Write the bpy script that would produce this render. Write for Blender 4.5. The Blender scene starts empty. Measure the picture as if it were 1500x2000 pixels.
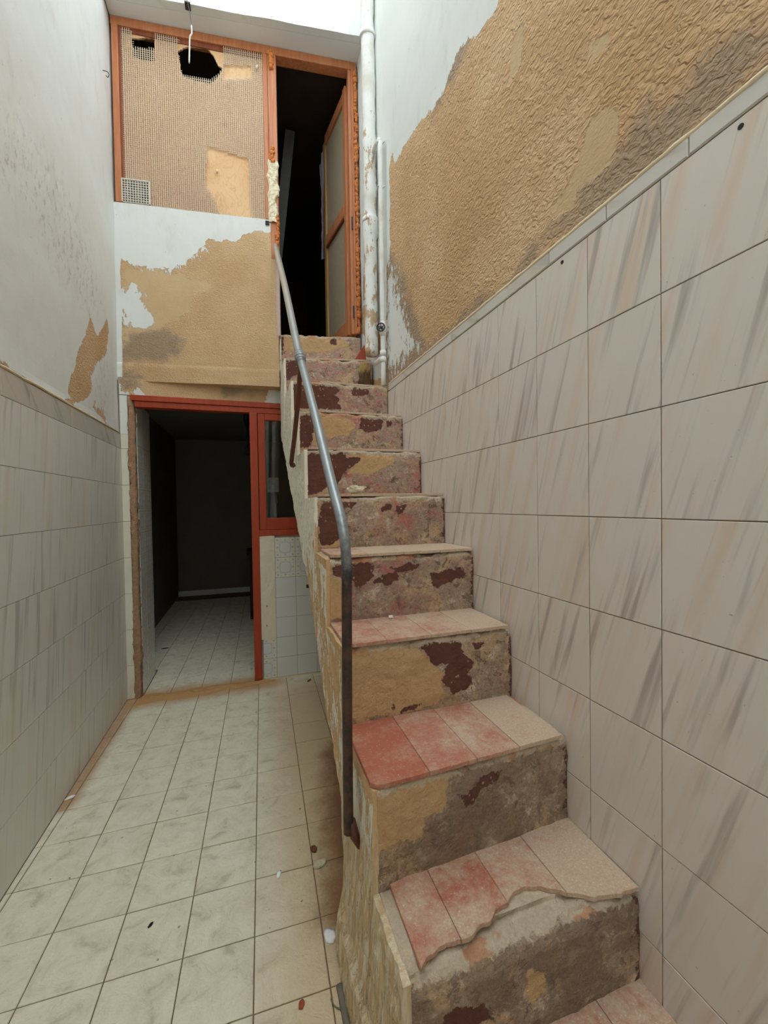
import bpy, bmesh, math, random
import numpy as np
from mathutils import Vector, Matrix, noise as mn
random.seed(7)
SC = bpy.context.scene
COL = SC.collection

# ------------------------------------------------------------------ camera
FPX, YAW, PITCH, ROLL, EYE = 800.61, .3161, -.019, -.0152, 1.3123
cy_, sy_ = math.cos(YAW), math.sin(YAW)
cp_, sp_ = math.cos(PITCH), math.sin(PITCH)
cr_, sr_ = math.cos(ROLL), math.sin(ROLL)
_r = np.array([cy_, -sy_, 0]); _f = np.array([sy_, cy_, 0]); _u = np.array([0, 0, 1.])
FW = cp_ * _f + sp_ * _u; _u2 = cp_ * _u - sp_ * _f
RT = cr_ * _r + sr_ * _u2; UP = cr_ * _u2 - sr_ * _r
CAM = np.array([0, 0, EYE])
cam = bpy.data.cameras.new('camera')
cam.sensor_fit = 'VERTICAL'; cam.sensor_height = 36.0; cam.sensor_width = 27.0
cam.lens = FPX / 2000 * 36.0
cam.clip_start = .02
camo = bpy.data.objects.new('camera', cam); COL.objects.link(camo)
camo.matrix_world = Matrix(((RT[0], UP[0], -FW[0], 0), (RT[1], UP[1], -FW[1], 0), (RT[2], UP[2], -FW[2], EYE), (0, 0, 0, 1)))
SC.camera = camo

# ------------------------------------------------------------------ sky, exposure
w = bpy.data.worlds.new('sky'); SC.world = w; w.use_nodes = True
bg = w.node_tree.nodes['Background']
bg.inputs[0].default_value = (.83, .93, 1.0, 1); bg.inputs[1].default_value = 1.0
SC.view_settings.view_transform = 'Standard'; SC.view_settings.look = 'None'
SC.view_settings.gamma = 1.0; SC.view_settings.use_curve_mapping = False
SC.view_settings.exposure = 2.2
try:
    SC.cycles.max_bounces = 8; SC.cycles.diffuse_bounces = 5
except Exception: pass

# ------------------------------------------------------------------ helpers
def ray(x, y): return FW + (x - 750) / FPX * RT - (y - 1000) / FPX * UP
def hit(x, y, n, d):
    n = np.array(n, float); v = ray(x, y)
    return CAM + (d - n @ CAM) / (n @ v) * v
XR0, RA, XL, YB = .8787, -.0187, -.8222, 3.2
def xr(Y): return XR0 + RA * Y
def on_right(x, y): return hit(x, y, (1, -RA, 0), XR0)
def on_left(x, y): return hit(x, y, (1, 0, 0), XL)
def on_floor(x, y, z=0): return hit(x, y, (0, 0, 1), z)
def on_back(x, y, Y=YB): return hit(x, y, (0, 1, 0), Y)
UN = np.array([.12, .99277, 0]); UD = 3.0971                      # the upper back wall, slightly skewed
UE = np.array([.99277, -.12, 0]); UO = np.array([XL, (UD - UN[0] * XL) / UN[1], 0])
def on_up(x, y, o=0.): return hit(x, y, UN, UD + o)
def upS(x, y, o=0.): P = on_up(x, y, o); return float((P - UO) @ UE), float(P[2])
def upP(s, z, o=0.): P = UO + UE * s + UN * o; return (P[0], P[1], z)
def xs(Y): return .283 - .0135 * Y                                # left side of the stair

def L(r, g, b, a=1):
    f = lambda c: (c / 255 / 12.92) if c / 255 <= .04045 else ((c / 255 + .055) / 1.055) ** 2.4
    return (f(r), f(g), f(b), 1)

def obj(name, me, parent=None, kind=None):
    o = bpy.data.objects.new(name, me); COL.objects.link(o)
    if parent: o.parent = parent
    if kind: o['kind'] = kind
    return o
def empty(name, loc=(0, 0, 0)):
    o = bpy.data.objects.new(name, None); COL.objects.link(o); o.location = loc; o.empty_display_size = .05
    return o
def tag(o, label, cat, group=None):
    o['label'] = label; o['category'] = cat
    if group: o['group'] = group
    return o
def sub(o, parent):                                               # parent an object that was built in world space under a placed Empty
    o.parent = parent; o.matrix_parent_inverse = Matrix.Translation(-Vector(parent.location)); return o
def mesh(name, v, f, mat=None, smooth=False):
    me = bpy.data.meshes.new(name); me.from_pydata([tuple(map(float, p)) for p in v], [], [tuple(map(int, q)) for q in f])
    if mat: me.materials.append(mat)
    if smooth: me.polygons.foreach_set('use_smooth', [True] * len(me.polygons))
    me.update(); return me

class MB:
    def __init__(s): s.v = []; s.f = []
    def add(s, v, f):
        o = len(s.v); s.v += [tuple(p) for p in v]; s.f += [tuple(i + o for i in q) for q in f]; return s
    def box(s, a, b):
        x0, y0, z0 = a; x1, y1, z1 = b
        return s.add([(x0, y0, z0), (x1, y0, z0), (x1, y1, z0), (x0, y1, z0), (x0, y0, z1), (x1, y0, z1), (x1, y1, z1), (x0, y1, z1)],
                     [(0, 3, 2, 1), (4, 5, 6, 7), (0, 1, 5, 4), (1, 2, 6, 5), (2, 3, 7, 6), (3, 0, 4, 7)])
    def hexa(s, p): # 4 bottom + 4 top points
        return s.add(p, [(0, 3, 2, 1), (4, 5, 6, 7), (0, 1, 5, 4), (1, 2, 6, 5), (2, 3, 7, 6), (3, 0, 4, 7)])
    def upbox(s, s0, s1, z0, z1, o0, o1, bev=0.): # a box lying in the skewed upper wall, o = depth into the wall
        return s.hexa([upP(s0, z0, o0), upP(s1, z0, o0), upP(s1, z0, o1), upP(s0, z0, o1), upP(s0, z1, o0), upP(s1, z1, o0), upP(s1, z1, o1), upP(s0, z1, o1)])
    def tube(s, pts, rad, n=14, caps=True, jit=0., seed=0):
        pts = [Vector(p) for p in pts]; rs = rad if hasattr(rad, '__len__') else [rad] * len(pts)
        t0 = (pts[1] - pts[0]).normalized(); a = t0.orthogonal().normalized(); o = len(s.v)
        for i, p in enumerate(pts):
            t = (pts[min(i + 1, len(pts) - 1)] - pts[max(i - 1, 0)]).normalized()
            a = (a - t * a.dot(t)).normalized(); b = t.cross(a)
            for k in range(n):
                an = 2 * math.pi * k / n; d = a * math.cos(an) + b * math.sin(an)
                r = rs[i]
                if jit: r *= 1 + jit * mn.fractal((p + d * rs[i]) * (1.6 / rs[i]) * .35 + Vector((seed, 0, 0)), .8, 2, 3)
                s.v.append(tuple(p + d * r))
        for i in range(len(pts) - 1):
            for k in range(n):
                k2 = (k + 1) % n
                s.f.append((o + i * n + k, o + i * n + k2, o + (i + 1) * n + k2, o + (i + 1) * n + k))
        if caps:
            s.f.append(tuple(o + k for k in reversed(range(n)))); e = o + (len(pts) - 1) * n
            s.f.append(tuple(e + k for k in range(n)))
        return s
    def build(s, name, mat, parent=None, smooth=False, kind=None, bevel=0., auto=False):
        me = mesh(name, s.v, s.f, mat, smooth)
        o = obj(name, me, parent, kind)
        if bevel:
            m = o.modifiers.new('b', 'BEVEL'); m.width = bevel; m.segments = 2; m.limit_method = 'ANGLE'
        return o
def smooth_path(pts, n=8):
    P = [Vector(p) for p in pts]; P = [P[0] * 2 - P[1]] + P + [P[-1] * 2 - P[-2]]; out = []
    for i in range(1, len(P) - 2):
        for k in range(n):
            t = k / n; a, b, c, d = P[i - 1], P[i], P[i + 1], P[i + 2]
            out.append(.5 * ((2 * b) + (c - a) * t + (2 * a - 5 * b + 4 * c - d) * t * t + (3 * b - a - 3 * c + d) * t ** 3))
    out.append(P[-2]); return out

def sdf(pts, poly):                                               # + inside, - outside, metres
    P = np.asarray(pts, float); V = np.asarray(poly, float); n = len(V)
    d = np.full(len(P), 1e9); ins = np.zeros(len(P), bool)
    for i in range(n):
        a, b = V[i], V[(i + 1) % n]; e = b - a; w_ = P - a
        t = np.clip((w_ @ e) / max(e @ e, 1e-12), 0, 1)
        q = w_ - t[:, None] * e; d = np.minimum(d, np.hypot(q[:, 0], q[:, 1]))
        c = (a[1] <= P[:, 1]) != (b[1] <= P[:, 1])
        with np.errstate(divide='ignore', invalid='ignore'):
            xi = a[0] + (P[:, 1] - a[1]) / (b[1] - a[1]) * e[0]
        ins ^= c & (P[:, 0] < xi)
    return np.where(ins, d, -d)
def sdfs(pts, polys, default=-1.):
    out = np.full(len(pts), default)
    for p in polys: out = np.maximum(out, sdf(pts, p))
    return out
def set_attr(me, name, vals):
    a = me.attributes.new(name, 'FLOAT', 'POINT'); a.data.foreach_set('value', np.asarray(vals, np.float32))

def clip_poly(poly, x0, x1, y0, y1):
    def cl(p, ax, lim, sg):
        out = []
        for i in range(len(p)):
            a, b = p[i], p[(i + 1) % len(p)]; da, db = sg * (a[ax] - lim), sg * (b[ax] - lim)
            if da >= 0: out.append(a)
            if da * db < 0:
                t = da / (da - db); out.append((a[0] + t * (b[0] - a[0]), a[1] + t * (b[1] - a[1])))
        return out
    for ax, lim, sg in ((0, x0, 1), (0, x1, -1), (1, y0, 1), (1, y1, -1)):
        if len(poly) < 3: return []
        poly = cl(poly, ax, lim, sg)
    out = []
    for p in poly:
        if not out or math.hypot(p[0] - out[-1][0], p[1] - out[-1][1]) > 1e-4: out.append(p)
    return out
def area(p): return .5 * sum(p[i][0] * p[(i + 1) % len(p)][1] - p[(i + 1) % len(p)][0] * p[i][1] for i in range(len(p)))
def tile_mesh(name, poly, depth, bev, mat):                        # a tile: chamfered prism, face at n = 0
    n = len(poly); c = np.mean(np.array(poly), 0); v = []
    inner = []
    for i in range(n):
        p, a, b = (np.array(poly[k % n]) for k in (i, i - 1, i + 1))
        e1 = (p - a) / max(np.linalg.norm(p - a), 1e-9); e2 = (b - p) / max(np.linalg.norm(b - p), 1e-9)
        n1 = np.array([-e1[1], e1[0]]); n2 = np.array([-e2[1], e2[0]]); m = n1 + n2
        m = m / max(m @ m, .4) * 2
        inner.append(p + m * bev)
    for p in poly: v.append((p[0], p[1], -depth))
    for p in poly: v.append((p[0], p[1], -bev))
    for p in inner: v.append((p[0], p[1], 0))
    f = []
    for i in range(n):
        j = (i + 1) % n
        f.append((i, j, n + j, n + i)); f.append((n + i, n + j, 2 * n + j, 2 * n + i))
    f.append(tuple(range(2 * n, 3 * n))); f.append(tuple(reversed(range(n))))
    return mesh(name, v, f, mat)
def frame(o, origin, u, v):
    u = Vector(u).normalized(); v = Vector(v).normalized(); n = u.cross(v)
    m = Matrix(((u.x, v.x, n.x, origin[0]), (u.y, v.y, n.y, origin[1]), (u.z, v.z, n.z, origin[2]), (0, 0, 0, 1)))
    o.matrix_basis = m; return o

def grid_slab(name, fn, U, V, thick, mat, parent=None, kind=None, disp=None):
    """dense front surface fn(u,v)->(point, normal) with a closed back and edges"""
    nu, nv = len(U), len(V); v = []; uv = []
    for b in V:
        for a in U:
            p, n = fn(a, b); p = np.array(p, float)
            if disp: p = p + np.array(n) * disp(a, b, p)
            v.append(p); uv.append((a, b))
    f = [(j * nu + i, j * nu + i + 1, (j + 1) * nu + i + 1, (j + 1) * nu + i) for j in range(nv - 1) for i in range(nu - 1)]
    rim = [i for i in range(nu)] + [j * nu + nu - 1 for j in range(1, nv)] + [(nv - 1) * nu + i for i in range(nu - 2, -1, -1)] + [j * nu for j in range(nv - 2, 0, -1)]
    o = len(v); vv = list(v)
    for i in rim:
        p, n = fn(*uv[i]); vv.append(np.array(p) - np.array(n) * thick); uv.append(uv[i])
    m = len(rim)
    for k in range(m):
        k2 = (k + 1) % m; f.append((rim[k2], rim[k], o + k, o + k2))
    f.append(tuple(o + k for k in reversed(range(m))))
    me = mesh(name, vv, f, mat)
    ob = obj(name, me, parent, kind)
    return ob, np.array(uv), np.array(vv)

# ------------------------------------------------------------------ materials
class NT:
    def __init__(s, name, rough=.8, spec=.3):
        s.m = bpy.data.materials.new(name); s.m.use_nodes = True; s.t = s.m.node_tree
        s.b = s.t.nodes['Principled BSDF']; s.b.inputs['Roughness'].default_value = rough
        s.b.inputs['Specular IOR Level'].default_value = spec
    def n(s, typ, props=None, **ins):
        nd = s.t.nodes.new(typ)
        for k, v in (props or {}).items(): setattr(nd, k, v)
        for k, v in ins.items(): s.put(nd.inputs[k.replace('_', ' ')], v)
        return nd
    def put(s, sock, v):
        if hasattr(v, 'is_output') or isinstance(v, bpy.types.NodeSocket): s.t.links.new(v, sock)
        else:
            try: sock.default_value = v
            except Exception: sock.default_value = v[:3] if hasattr(v, '__len__') else v
    def math(s, op, a, b=0., c=0., clamp=False):
        nd = s.t.nodes.new('ShaderNodeMath'); nd.operation = op; nd.use_clamp = clamp
        for i, v in enumerate((a, b, c)): s.put(nd.inputs[i], v)
        return nd.outputs[0]
    def vmath(s, op, a, b=(0, 0, 0)):
        nd = s.t.nodes.new('ShaderNodeVectorMath'); nd.operation = op; s.put(nd.inputs[0], a)
        if op == 'SCALE': s.put(nd.inputs['Scale'], b)
        else: s.put(nd.inputs[1], b)
        return nd.outputs['Value'] if op in ('LENGTH', 'DISTANCE', 'DOT_PRODUCT') else nd.outputs[0]
    def pos(s): return s.n('ShaderNodeNewGeometry').outputs['Position']
    def objc(s): return s.n('ShaderNodeTexCoord').outputs['Object']
    def rand(s): return s.n('ShaderNodeObjectInfo').outputs['Random']
    def attr(s, name): return s.n('ShaderNodeAttribute', {'attribute_name': name}).outputs['Fac']
    def noise(s, vec, scale, detail=4, rough=.55, dist=0., col=False):
        nd = s.n('ShaderNodeTexNoise', Vector=vec, Scale=scale, Detail=detail, Roughness=rough, Distortion=dist)
        return nd.outputs['Color' if col else 'Fac']
    def voro(s, vec, scale, feat='F1', out='Distance'):
        return s.n('ShaderNodeTexVoronoi', {'feature': feat}, Vector=vec, Scale=scale).outputs[out]
    def step(s, x, lo, hi): # smooth 0..1
        nd = s.n('ShaderNodeMapRange', {'interpolation_type': 'SMOOTHSTEP'}, Value=x, From_Min=lo, From_Max=hi); return nd.outputs[0]
    def mix(s, fac, a, b, blend='MIX'):
        nd = s.t.nodes.new('ShaderNodeMix'); nd.data_type = 'RGBA'; nd.blend_type = blend
        s.put(nd.inputs[0], fac); s.put(nd.inputs[6], a); s.put(nd.inputs[7], b); return nd.outputs[2]
    def ramp(s, fac, stops):
        nd = s.t.nodes.new('ShaderNodeValToRGB'); s.put(nd.inputs[0], fac); e = nd.color_ramp.elements
        while len(e) < len(stops): e.new(.5)
        for k, (p, c) in enumerate(stops): e[k].position = p; e[k].color = c
        return nd.outputs[0]
    def mapv(s, vec, scale=(1, 1, 1), rot=(0, 0, 0)):
        return s.n('ShaderNodeMapping', {}, Vector=vec, Scale=scale, Rotation=rot).outputs[0]
    def bump(s, h, strength=.5, dist=.01, prev=None):
        nd = s.n('ShaderNodeBump', Height=h, Strength=strength, Distance=dist)
        if prev is not None: s.put(nd.inputs['Normal'], prev)
        return nd.outputs[0]
    def done(s, col, normal=None, rough=None, metal=None):
        s.put(s.b.inputs['Base Color'], col)
        if normal is not None: s.put(s.b.inputs['Normal'], normal)
        if rough is not None: s.put(s.b.inputs['Roughness'], rough)
        if metal is not None: s.put(s.b.inputs['Metallic'], metal)
        return s.m

def mat_plain(name, col, rough=.7, spec=.3, var=.12, scale=30, bump=.2, bd=.004, metal=0.):
    t = NT(name, rough, spec); p = t.objc(); n = t.noise(p, scale, 5, .6)
    dk = tuple(c * (1 - var) for c in col[:3]) + (1,); lt = tuple(min(1, c * (1 + var)) for c in col[:3]) + (1,)
    return t.done(t.mix(n, dk, lt), t.bump(t.noise(p, scale * 3, 4), bump, bd), metal=metal)

def mat_plaster(name, rip=58., rough_h=.9, ochre=L(214, 180, 140), ochre2=L(200, 161, 119), white=L(221, 223, 219)):
    """ochre render under peeling white paint. Attributes: w white coat, wf broken white, g bare grey render, s smooth patch"""
    t = NT(name, .85, .25); P = t.pos()
    nbig = t.noise(P, 2.2, 4, .6); nmid = t.noise(P, 9, 5, .6); nfine = t.noise(P, 60, 5, .65)
    oc = t.mix(t.step(nbig, .35, .68), ochre2, ochre)
    oc = t.mix(t.math('MULTIPLY', t.step(nmid, .5, .75), .35), oc, L(214, 180, 132))
    oc = t.mix(t.math('MULTIPLY', t.step(nfine, .55, .8), .15), oc, L(170, 128, 82))
    # bare grey-brown render
    g = t.math('ADD', t.attr('g'), t.math('MULTIPLY', t.math('SUBTRACT', nmid, .5), .22))
    gm = t.step(g, -.035, .035)
    gc = t.mix(nfine, L(144, 122, 102), L(178, 158, 136))
    col = t.mix(t.math('MULTIPLY', gm, .85), oc, gc)
    sm = t.step(t.math('ADD', t.attr('s'), t.math('MULTIPLY', t.math('SUBTRACT', nmid, .5), .08)), -.006, .006)
    col = t.mix(sm, col, t.mix(nmid, L(196, 166, 124), L(208, 182, 146)))
    # white coat and its ragged edge
    ed = t.math('ADD', t.math('MULTIPLY', t.math('SUBTRACT', t.noise(P, 22, 5, .62), .5), .075), t.math('MULTIPLY', t.math('SUBTRACT', nfine, .5), .02))
    wv = t.math('ADD', t.attr('w'), ed)
    wm = t.step(wv, -.0012, .0012)
    fl = t.math('ADD', t.attr('wf'), t.math('MULTIPLY', t.math('SUBTRACT', t.noise(t.mapv(P, (1, 1, .55)), 38, 5, .7), .5), .30))
    wm2 = t.step(fl, -.004, .004)
    wall = t.math('MAXIMUM', wm, wm2)
    st = t.noise(t.mapv(P, (1, 1, .35), (.5, .5, 0)), 7, 6, .7)
    wc = t.mix(t.math('MULTIPLY', t.step(st, .52, .78), .5), white, L(196, 192, 182))
    wc = t.mix(t.math('MULTIPLY', t.step(t.noise(P, 26, 6, .75), .64, .72), .45), wc, L(150, 140, 126))
    wc = t.mix(t.math('MULTIPLY', t.math('MULTIPLY', t.step(t.attr('d'), -.1, .12), .6), t.step(t.noise(t.mapv(P, (1, 1, .6), (.6, 0, 0)), 30, 6, .75), .50, .66)), wc, L(168, 160, 148))
    rim = t.math('MULTIPLY', t.step(wv, -.002, .0), t.math('SUBTRACT', 1., t.step(wv, .0, .005)))
    col = t.mix(wall, col, wc)
    # relief: worm-like render, coat thickness
    wav = t.step(t.noise(t.mapv(P, (1, .8, 1.25)), rip, 2, .5, .9), .28, .72)
    rel = t.math('MULTIPLY', t.math('MULTIPLY', wav, rough_h), t.math('SUBTRACT', 1., t.math('MULTIPLY', sm, .85)))
    rel = t.math('MULTIPLY', rel, t.math('SUBTRACT', 1., wall))
    h = t.math('ADD', t.math('ADD', rel, t.math('MULTIPLY', wall, .75)), t.math('MULTIPLY', nfine, .12))
    nrm = t.bump(h, .8, .0075)
    return t.done(col, nrm)

def mat_marble(name, base=L(217, 208, 199), grey=L(158, 147, 140), tan=L(212, 184, 156), ang=17., fs=1., cont=False):
    t = NT(name, .22, .45); O = t.objc(); r = t.rand()
    off = t.n('ShaderNodeCombineXYZ', X=t.math('MULTIPLY', t.math('FRACT', t.math('MULTIPLY', r, 7.31)), 9.), Y=t.math('MULTIPLY', r, 13.), Z=0.).outputs[0]
    v = t.vmath('ADD', O, off)
    if cont:
        sp_ = t.n('ShaderNodeSeparateXYZ', Vector=t.pos()).outputs
        row = t.math('FLOOR', t.math('DIVIDE', t.math('SUBTRACT', sp_[2], 1.716), .2473))
        v = t.n('ShaderNodeCombineXYZ', X=t.math('ADD', sp_[1], t.math('MULTIPLY', row, 3.7)), Y=sp_[2], Z=0.).outputs[0]
    v = t.n('ShaderNodeVectorRotate', {'rotation_type': 'Z_AXIS'}, Vector=v, Angle=math.radians(ang)).outputs[0]
    v1 = t.mapv(v, (30 * fs, 1.6, 1)); v2 = t.mapv(v, (17 * fs, .9, 1)); v3 = t.mapv(v, (75 * fs, 2.5, 1))
    a = t.noise(v1, 1, 3, .55, .25); b = t.noise(t.vmath('ADD', v2, (5, 3, 0)), 1, 3, .5, .3); c = t.noise(v3, 1, 3, .6)
    m1 = t.math('MULTIPLY', t.step(a, .53, .72), .75)
    m2 = t.math('MULTIPLY', t.step(b, .5, .72), .55)
    col = t.mix(m2, base, tan); col = t.mix(m1, col, grey)
    col = t.mix(t.math('MULTIPLY', t.step(c, .55, .8), .22), col, grey)
    col = t.mix(t.math('MULTIPLY', t.step(t.noise(O, 9, 3), .4, .8), .12), col, L(205, 190, 165))
    sp = t.step(t.noise(t.pos(), 95, 3, .5), .735, .76)
    col = t.mix(t.math('MULTIPLY', sp, .45), col, L(110, 96, 84))
    return t.done(col, t.bump(t.noise(O, 25, 2), .03, .003), rough=t.math('ADD', .28, t.math('MULTIPLY', t.noise(t.pos(), 6, 3), .25)))

def capsule(t, P, A, B):
    ab = Vector(B) - Vector(A); d = t.vmath('SUBTRACT', P, tuple(A))
    h = t.math('DIVIDE', t.vmath('DOT_PRODUCT', d, tuple(ab)), ab.dot(ab)); h = t.math('MINIMUM', t.math('MAXIMUM', h, 0.), 1.)
    q = t.n('ShaderNodeVectorMath', {'operation': 'SCALE'}); t.put(q.inputs[0], tuple(ab)); t.put(q.inputs['Scale'], h)
    return t.vmath('DISTANCE', d, q.outputs[0])

def mat_floor():
    t = NT('floor_tile', .62, .3); P = t.pos(); r = t.rand()
    n1 = t.noise(t.vmath('ADD', P, t.n('ShaderNodeCombineXYZ', X=t.math('MULTIPLY', r, 5), Y=0., Z=0.).outputs[0]), 13, 6, .65, .6)
    n2 = t.noise(P, 55, 5, .65); n3 = t.noise(P, 3.2, 3)
    col = t.mix(t.step(n1, .35, .7), L(226, 219, 197), L(209, 201, 177))
    col = t.mix(t.math('MULTIPLY', t.step(n1, .56, .74), .75), col, L(168, 162, 142))
    col = t.mix(t.math('MULTIPLY', t.step(n2, .58, .76), .4), col, L(178, 168, 146))
    col = t.mix(t.math('MULTIPLY', t.math('FRACT', t.math('MULTIPLY', r, 3.7)), .18), col, L(210, 200, 176))
    # tan dust and a browner band along the stair, sand carried along the wall and across the threshold
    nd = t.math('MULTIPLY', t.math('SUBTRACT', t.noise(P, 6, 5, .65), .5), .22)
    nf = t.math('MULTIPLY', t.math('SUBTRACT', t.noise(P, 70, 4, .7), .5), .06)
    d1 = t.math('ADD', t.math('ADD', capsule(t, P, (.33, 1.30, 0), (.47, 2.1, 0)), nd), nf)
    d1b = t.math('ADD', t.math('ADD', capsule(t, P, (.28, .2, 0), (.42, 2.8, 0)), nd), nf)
    d2 = t.math('ADD', capsule(t, P, (-.815, 2.15, 0), (-.79, 3.2, 0)), t.math('MULTIPLY', nd, .3))
    d3 = t.math('ADD', capsule(t, P, (-.72, 3.17, 0), (.1, 3.17, 0)), t.math('MULTIPLY', nd, .4))
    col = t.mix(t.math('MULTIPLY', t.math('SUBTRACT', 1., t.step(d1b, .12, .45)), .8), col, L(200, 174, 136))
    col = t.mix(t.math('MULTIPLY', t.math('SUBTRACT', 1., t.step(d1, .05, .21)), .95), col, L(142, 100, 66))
    col = t.mix(t.math('MULTIPLY', t.math('SUBTRACT', 1., t.step(d2, .01, .075)), .8), col, L(170, 128, 84))
    col = t.mix(t.math('MULTIPLY', t.math('SUBTRACT', 1., t.step(d3, .05, .20)), .92), col, L(192, 150, 104))
    sp = t.step(t.noise(P, 48, 2, .4), .745, .765)
    col = t.mix(t.math('MULTIPLY', sp, .75), col, L(98, 82, 66))
    h = t.math('ADD', t.math('MULTIPLY', n1, .8), t.math('MULTIPLY', n2, .35))
    return t.done(col, t.bump(h, .9, .012))

def mat_riser():
    """layers of old paint over render. Attributes: brown, och, edge (m below the nosing), grime 0..1, pink 0..1"""
    t = NT('stair_render', .9, .2); P = t.pos()
    n1 = t.noise(P, 13, 6, .68, .4); n2 = t.noise(P, 38, 6, .7, .4); n3 = t.noise(P, 110, 4, .7); n4 = t.noise(P, 7, 4, .6)
    fl = lambda sc, th, off: t.step(t.math('ADD', t.noise(t.vmath('ADD', P, off), sc, 7, .68, .5), t.math('MULTIPLY', t.math('SUBTRACT', n3, .5), .10)), th, th + .018)
    base = t.mix(n2, L(182, 150, 114), L(208, 180, 146))
    base = t.mix(t.math('MULTIPLY', fl(8, .46, (1, 2, 3)), .85), base, t.mix(n2, L(142, 124, 110), L(186, 164, 144)))
    base = t.mix(t.math('MULTIPLY', fl(15, .57, (4, 2, 7)), .8), base, t.mix(n2, L(196, 178, 154), L(224, 206, 182)))
    base = t.mix(t.math('MULTIPLY', fl(20, .60, (9, 5, 1)), .75), base, L(128, 104, 92))
    base = t.mix(t.math('MULTIPLY', t.step(n3, .54, .64), .35), base, L(228, 210, 184))
    base = t.mix(t.math('MULTIPLY', t.math('SUBTRACT', 1., t.step(n3, .36, .43)), .5), base, L(100, 80, 68))
    pk = t.math('MULTIPLY', t.step(t.math('ADD', t.math('MULTIPLY', n2, .65), t.math('MULTIPLY', n4, .35)), .49, .515), t.attr('pink'), clamp=True)
    col = t.mix(t.math('MULTIPLY', pk, .75), base, t.mix(n3, L(150, 108, 104), L(212, 166, 156)))
    red = t.math('MULTIPLY', t.step(t.math('ADD', t.math('MULTIPLY', n2, .45), t.math('MULTIPLY', n4, .6)), .60, .63), t.attr('pink'), clamp=True)
    col = t.mix(t.math('MULTIPLY', red, .65), col, L(196, 92, 84))
    # scattered dark remains of the brown coat
    dk = t.step(t.math('ADD', t.math('MULTIPLY', t.noise(P, 22, 6, .74, .6), .75), t.math('MULTIPLY', n3, .25)), .555, .58)
    col = t.mix(t.math('MULTIPLY', dk, .7), col, L(98, 70, 60))
    # grey dirt, with the lower steps' shade painted into the colour
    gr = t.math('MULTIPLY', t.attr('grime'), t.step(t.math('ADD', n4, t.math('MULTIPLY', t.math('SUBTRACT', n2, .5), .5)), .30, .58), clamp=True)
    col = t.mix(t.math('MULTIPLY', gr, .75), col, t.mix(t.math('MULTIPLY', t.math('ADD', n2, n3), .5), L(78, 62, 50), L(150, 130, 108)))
    ov = t.math('ADD', t.attr('och'), t.math('ADD', t.math('MULTIPLY', t.math('SUBTRACT', t.noise(P, 30, 5, .65), .5), .06), t.math('MULTIPLY', t.math('SUBTRACT', n3, .5), .012)))
    om = t.step(ov, -.004, .004)
    col = t.mix(t.math('MULTIPLY', om, .93), col, t.mix(n2, L(178, 140, 96), L(214, 180, 136)))
    bv = t.math('ADD', t.attr('brown'), t.math('ADD', t.math('MULTIPLY', t.math('SUBTRACT', t.noise(P, 42, 5, .65), .5), .045), t.math('MULTIPLY', t.math('SUBTRACT', n3, .5), .012)))
    bm_ = t.step(bv, -.0012, .0012)
    bc = t.mix(t.math('MAXIMUM', t.step(t.voro(t.mapv(P, (1, 1, .8)), 48), .12, .2), t.step(n4, .50, .44)), L(176, 146, 124), t.mix(n1, L(88, 56, 48), L(116, 78, 68)))
    col = t.mix(bm_, col, bc)
    # worn light nosing
    ev = t.math('SUBTRACT', t.math('ADD', .016, t.math('MULTIPLY', t.math('SUBTRACT', n2, .45), .07)), t.attr('edge'))
    em = t.step(ev, -.003, .004)
    col = t.mix(t.math('MULTIPLY', em, .8), col, t.mix(t.math('MULTIPLY', t.step(n4, .56, .60), .7), t.mix(n3, L(176, 154, 126), L(216, 204, 184)), t.mix(n2, L(178, 88, 62), L(206, 150, 98))))
    h = t.math('ADD', t.math('ADD', t.math('MULTIPLY', n2, .55), t.math('MULTIPLY', n3, .35)), t.math('ADD', t.math('MULTIPLY', bm_, .28), t.math('MULTIPLY', om, .12)))
    return t.done(col, t.bump(h, .95, .011))

def mat_tread():
    t = NT('terracotta', .75, .3); P = t.pos(); r = t.rand()
    n1 = t.noise(P, 9, 5, .65); n2 = t.noise(P, 60, 5, .7); n3 = t.noise(P, 190, 3, .7)
    col = t.mix(r, L(168, 92, 68), L(176, 112, 90))
    d = t.math('ADD', t.math('MULTIPLY', n1, .75), t.math('MULTIPLY', t.math('SUBTRACT', n2, .5), .5))
    d = t.math('ADD', d, t.math('MULTIPLY', t.attr('dust'), .30))
    col = t.mix(t.math('MULTIPLY', t.step(d, .22, .66), .92), col, t.mix(n3, L(164, 138, 118), L(220, 200, 174)))
    sp = t.step(n3, .63, .7)
    col = t.mix(t.math('MULTIPLY', sp, .55), col, L(232, 222, 206))
    return t.done(col, t.bump(t.math('ADD', n2, n3), .3, .003))

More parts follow.
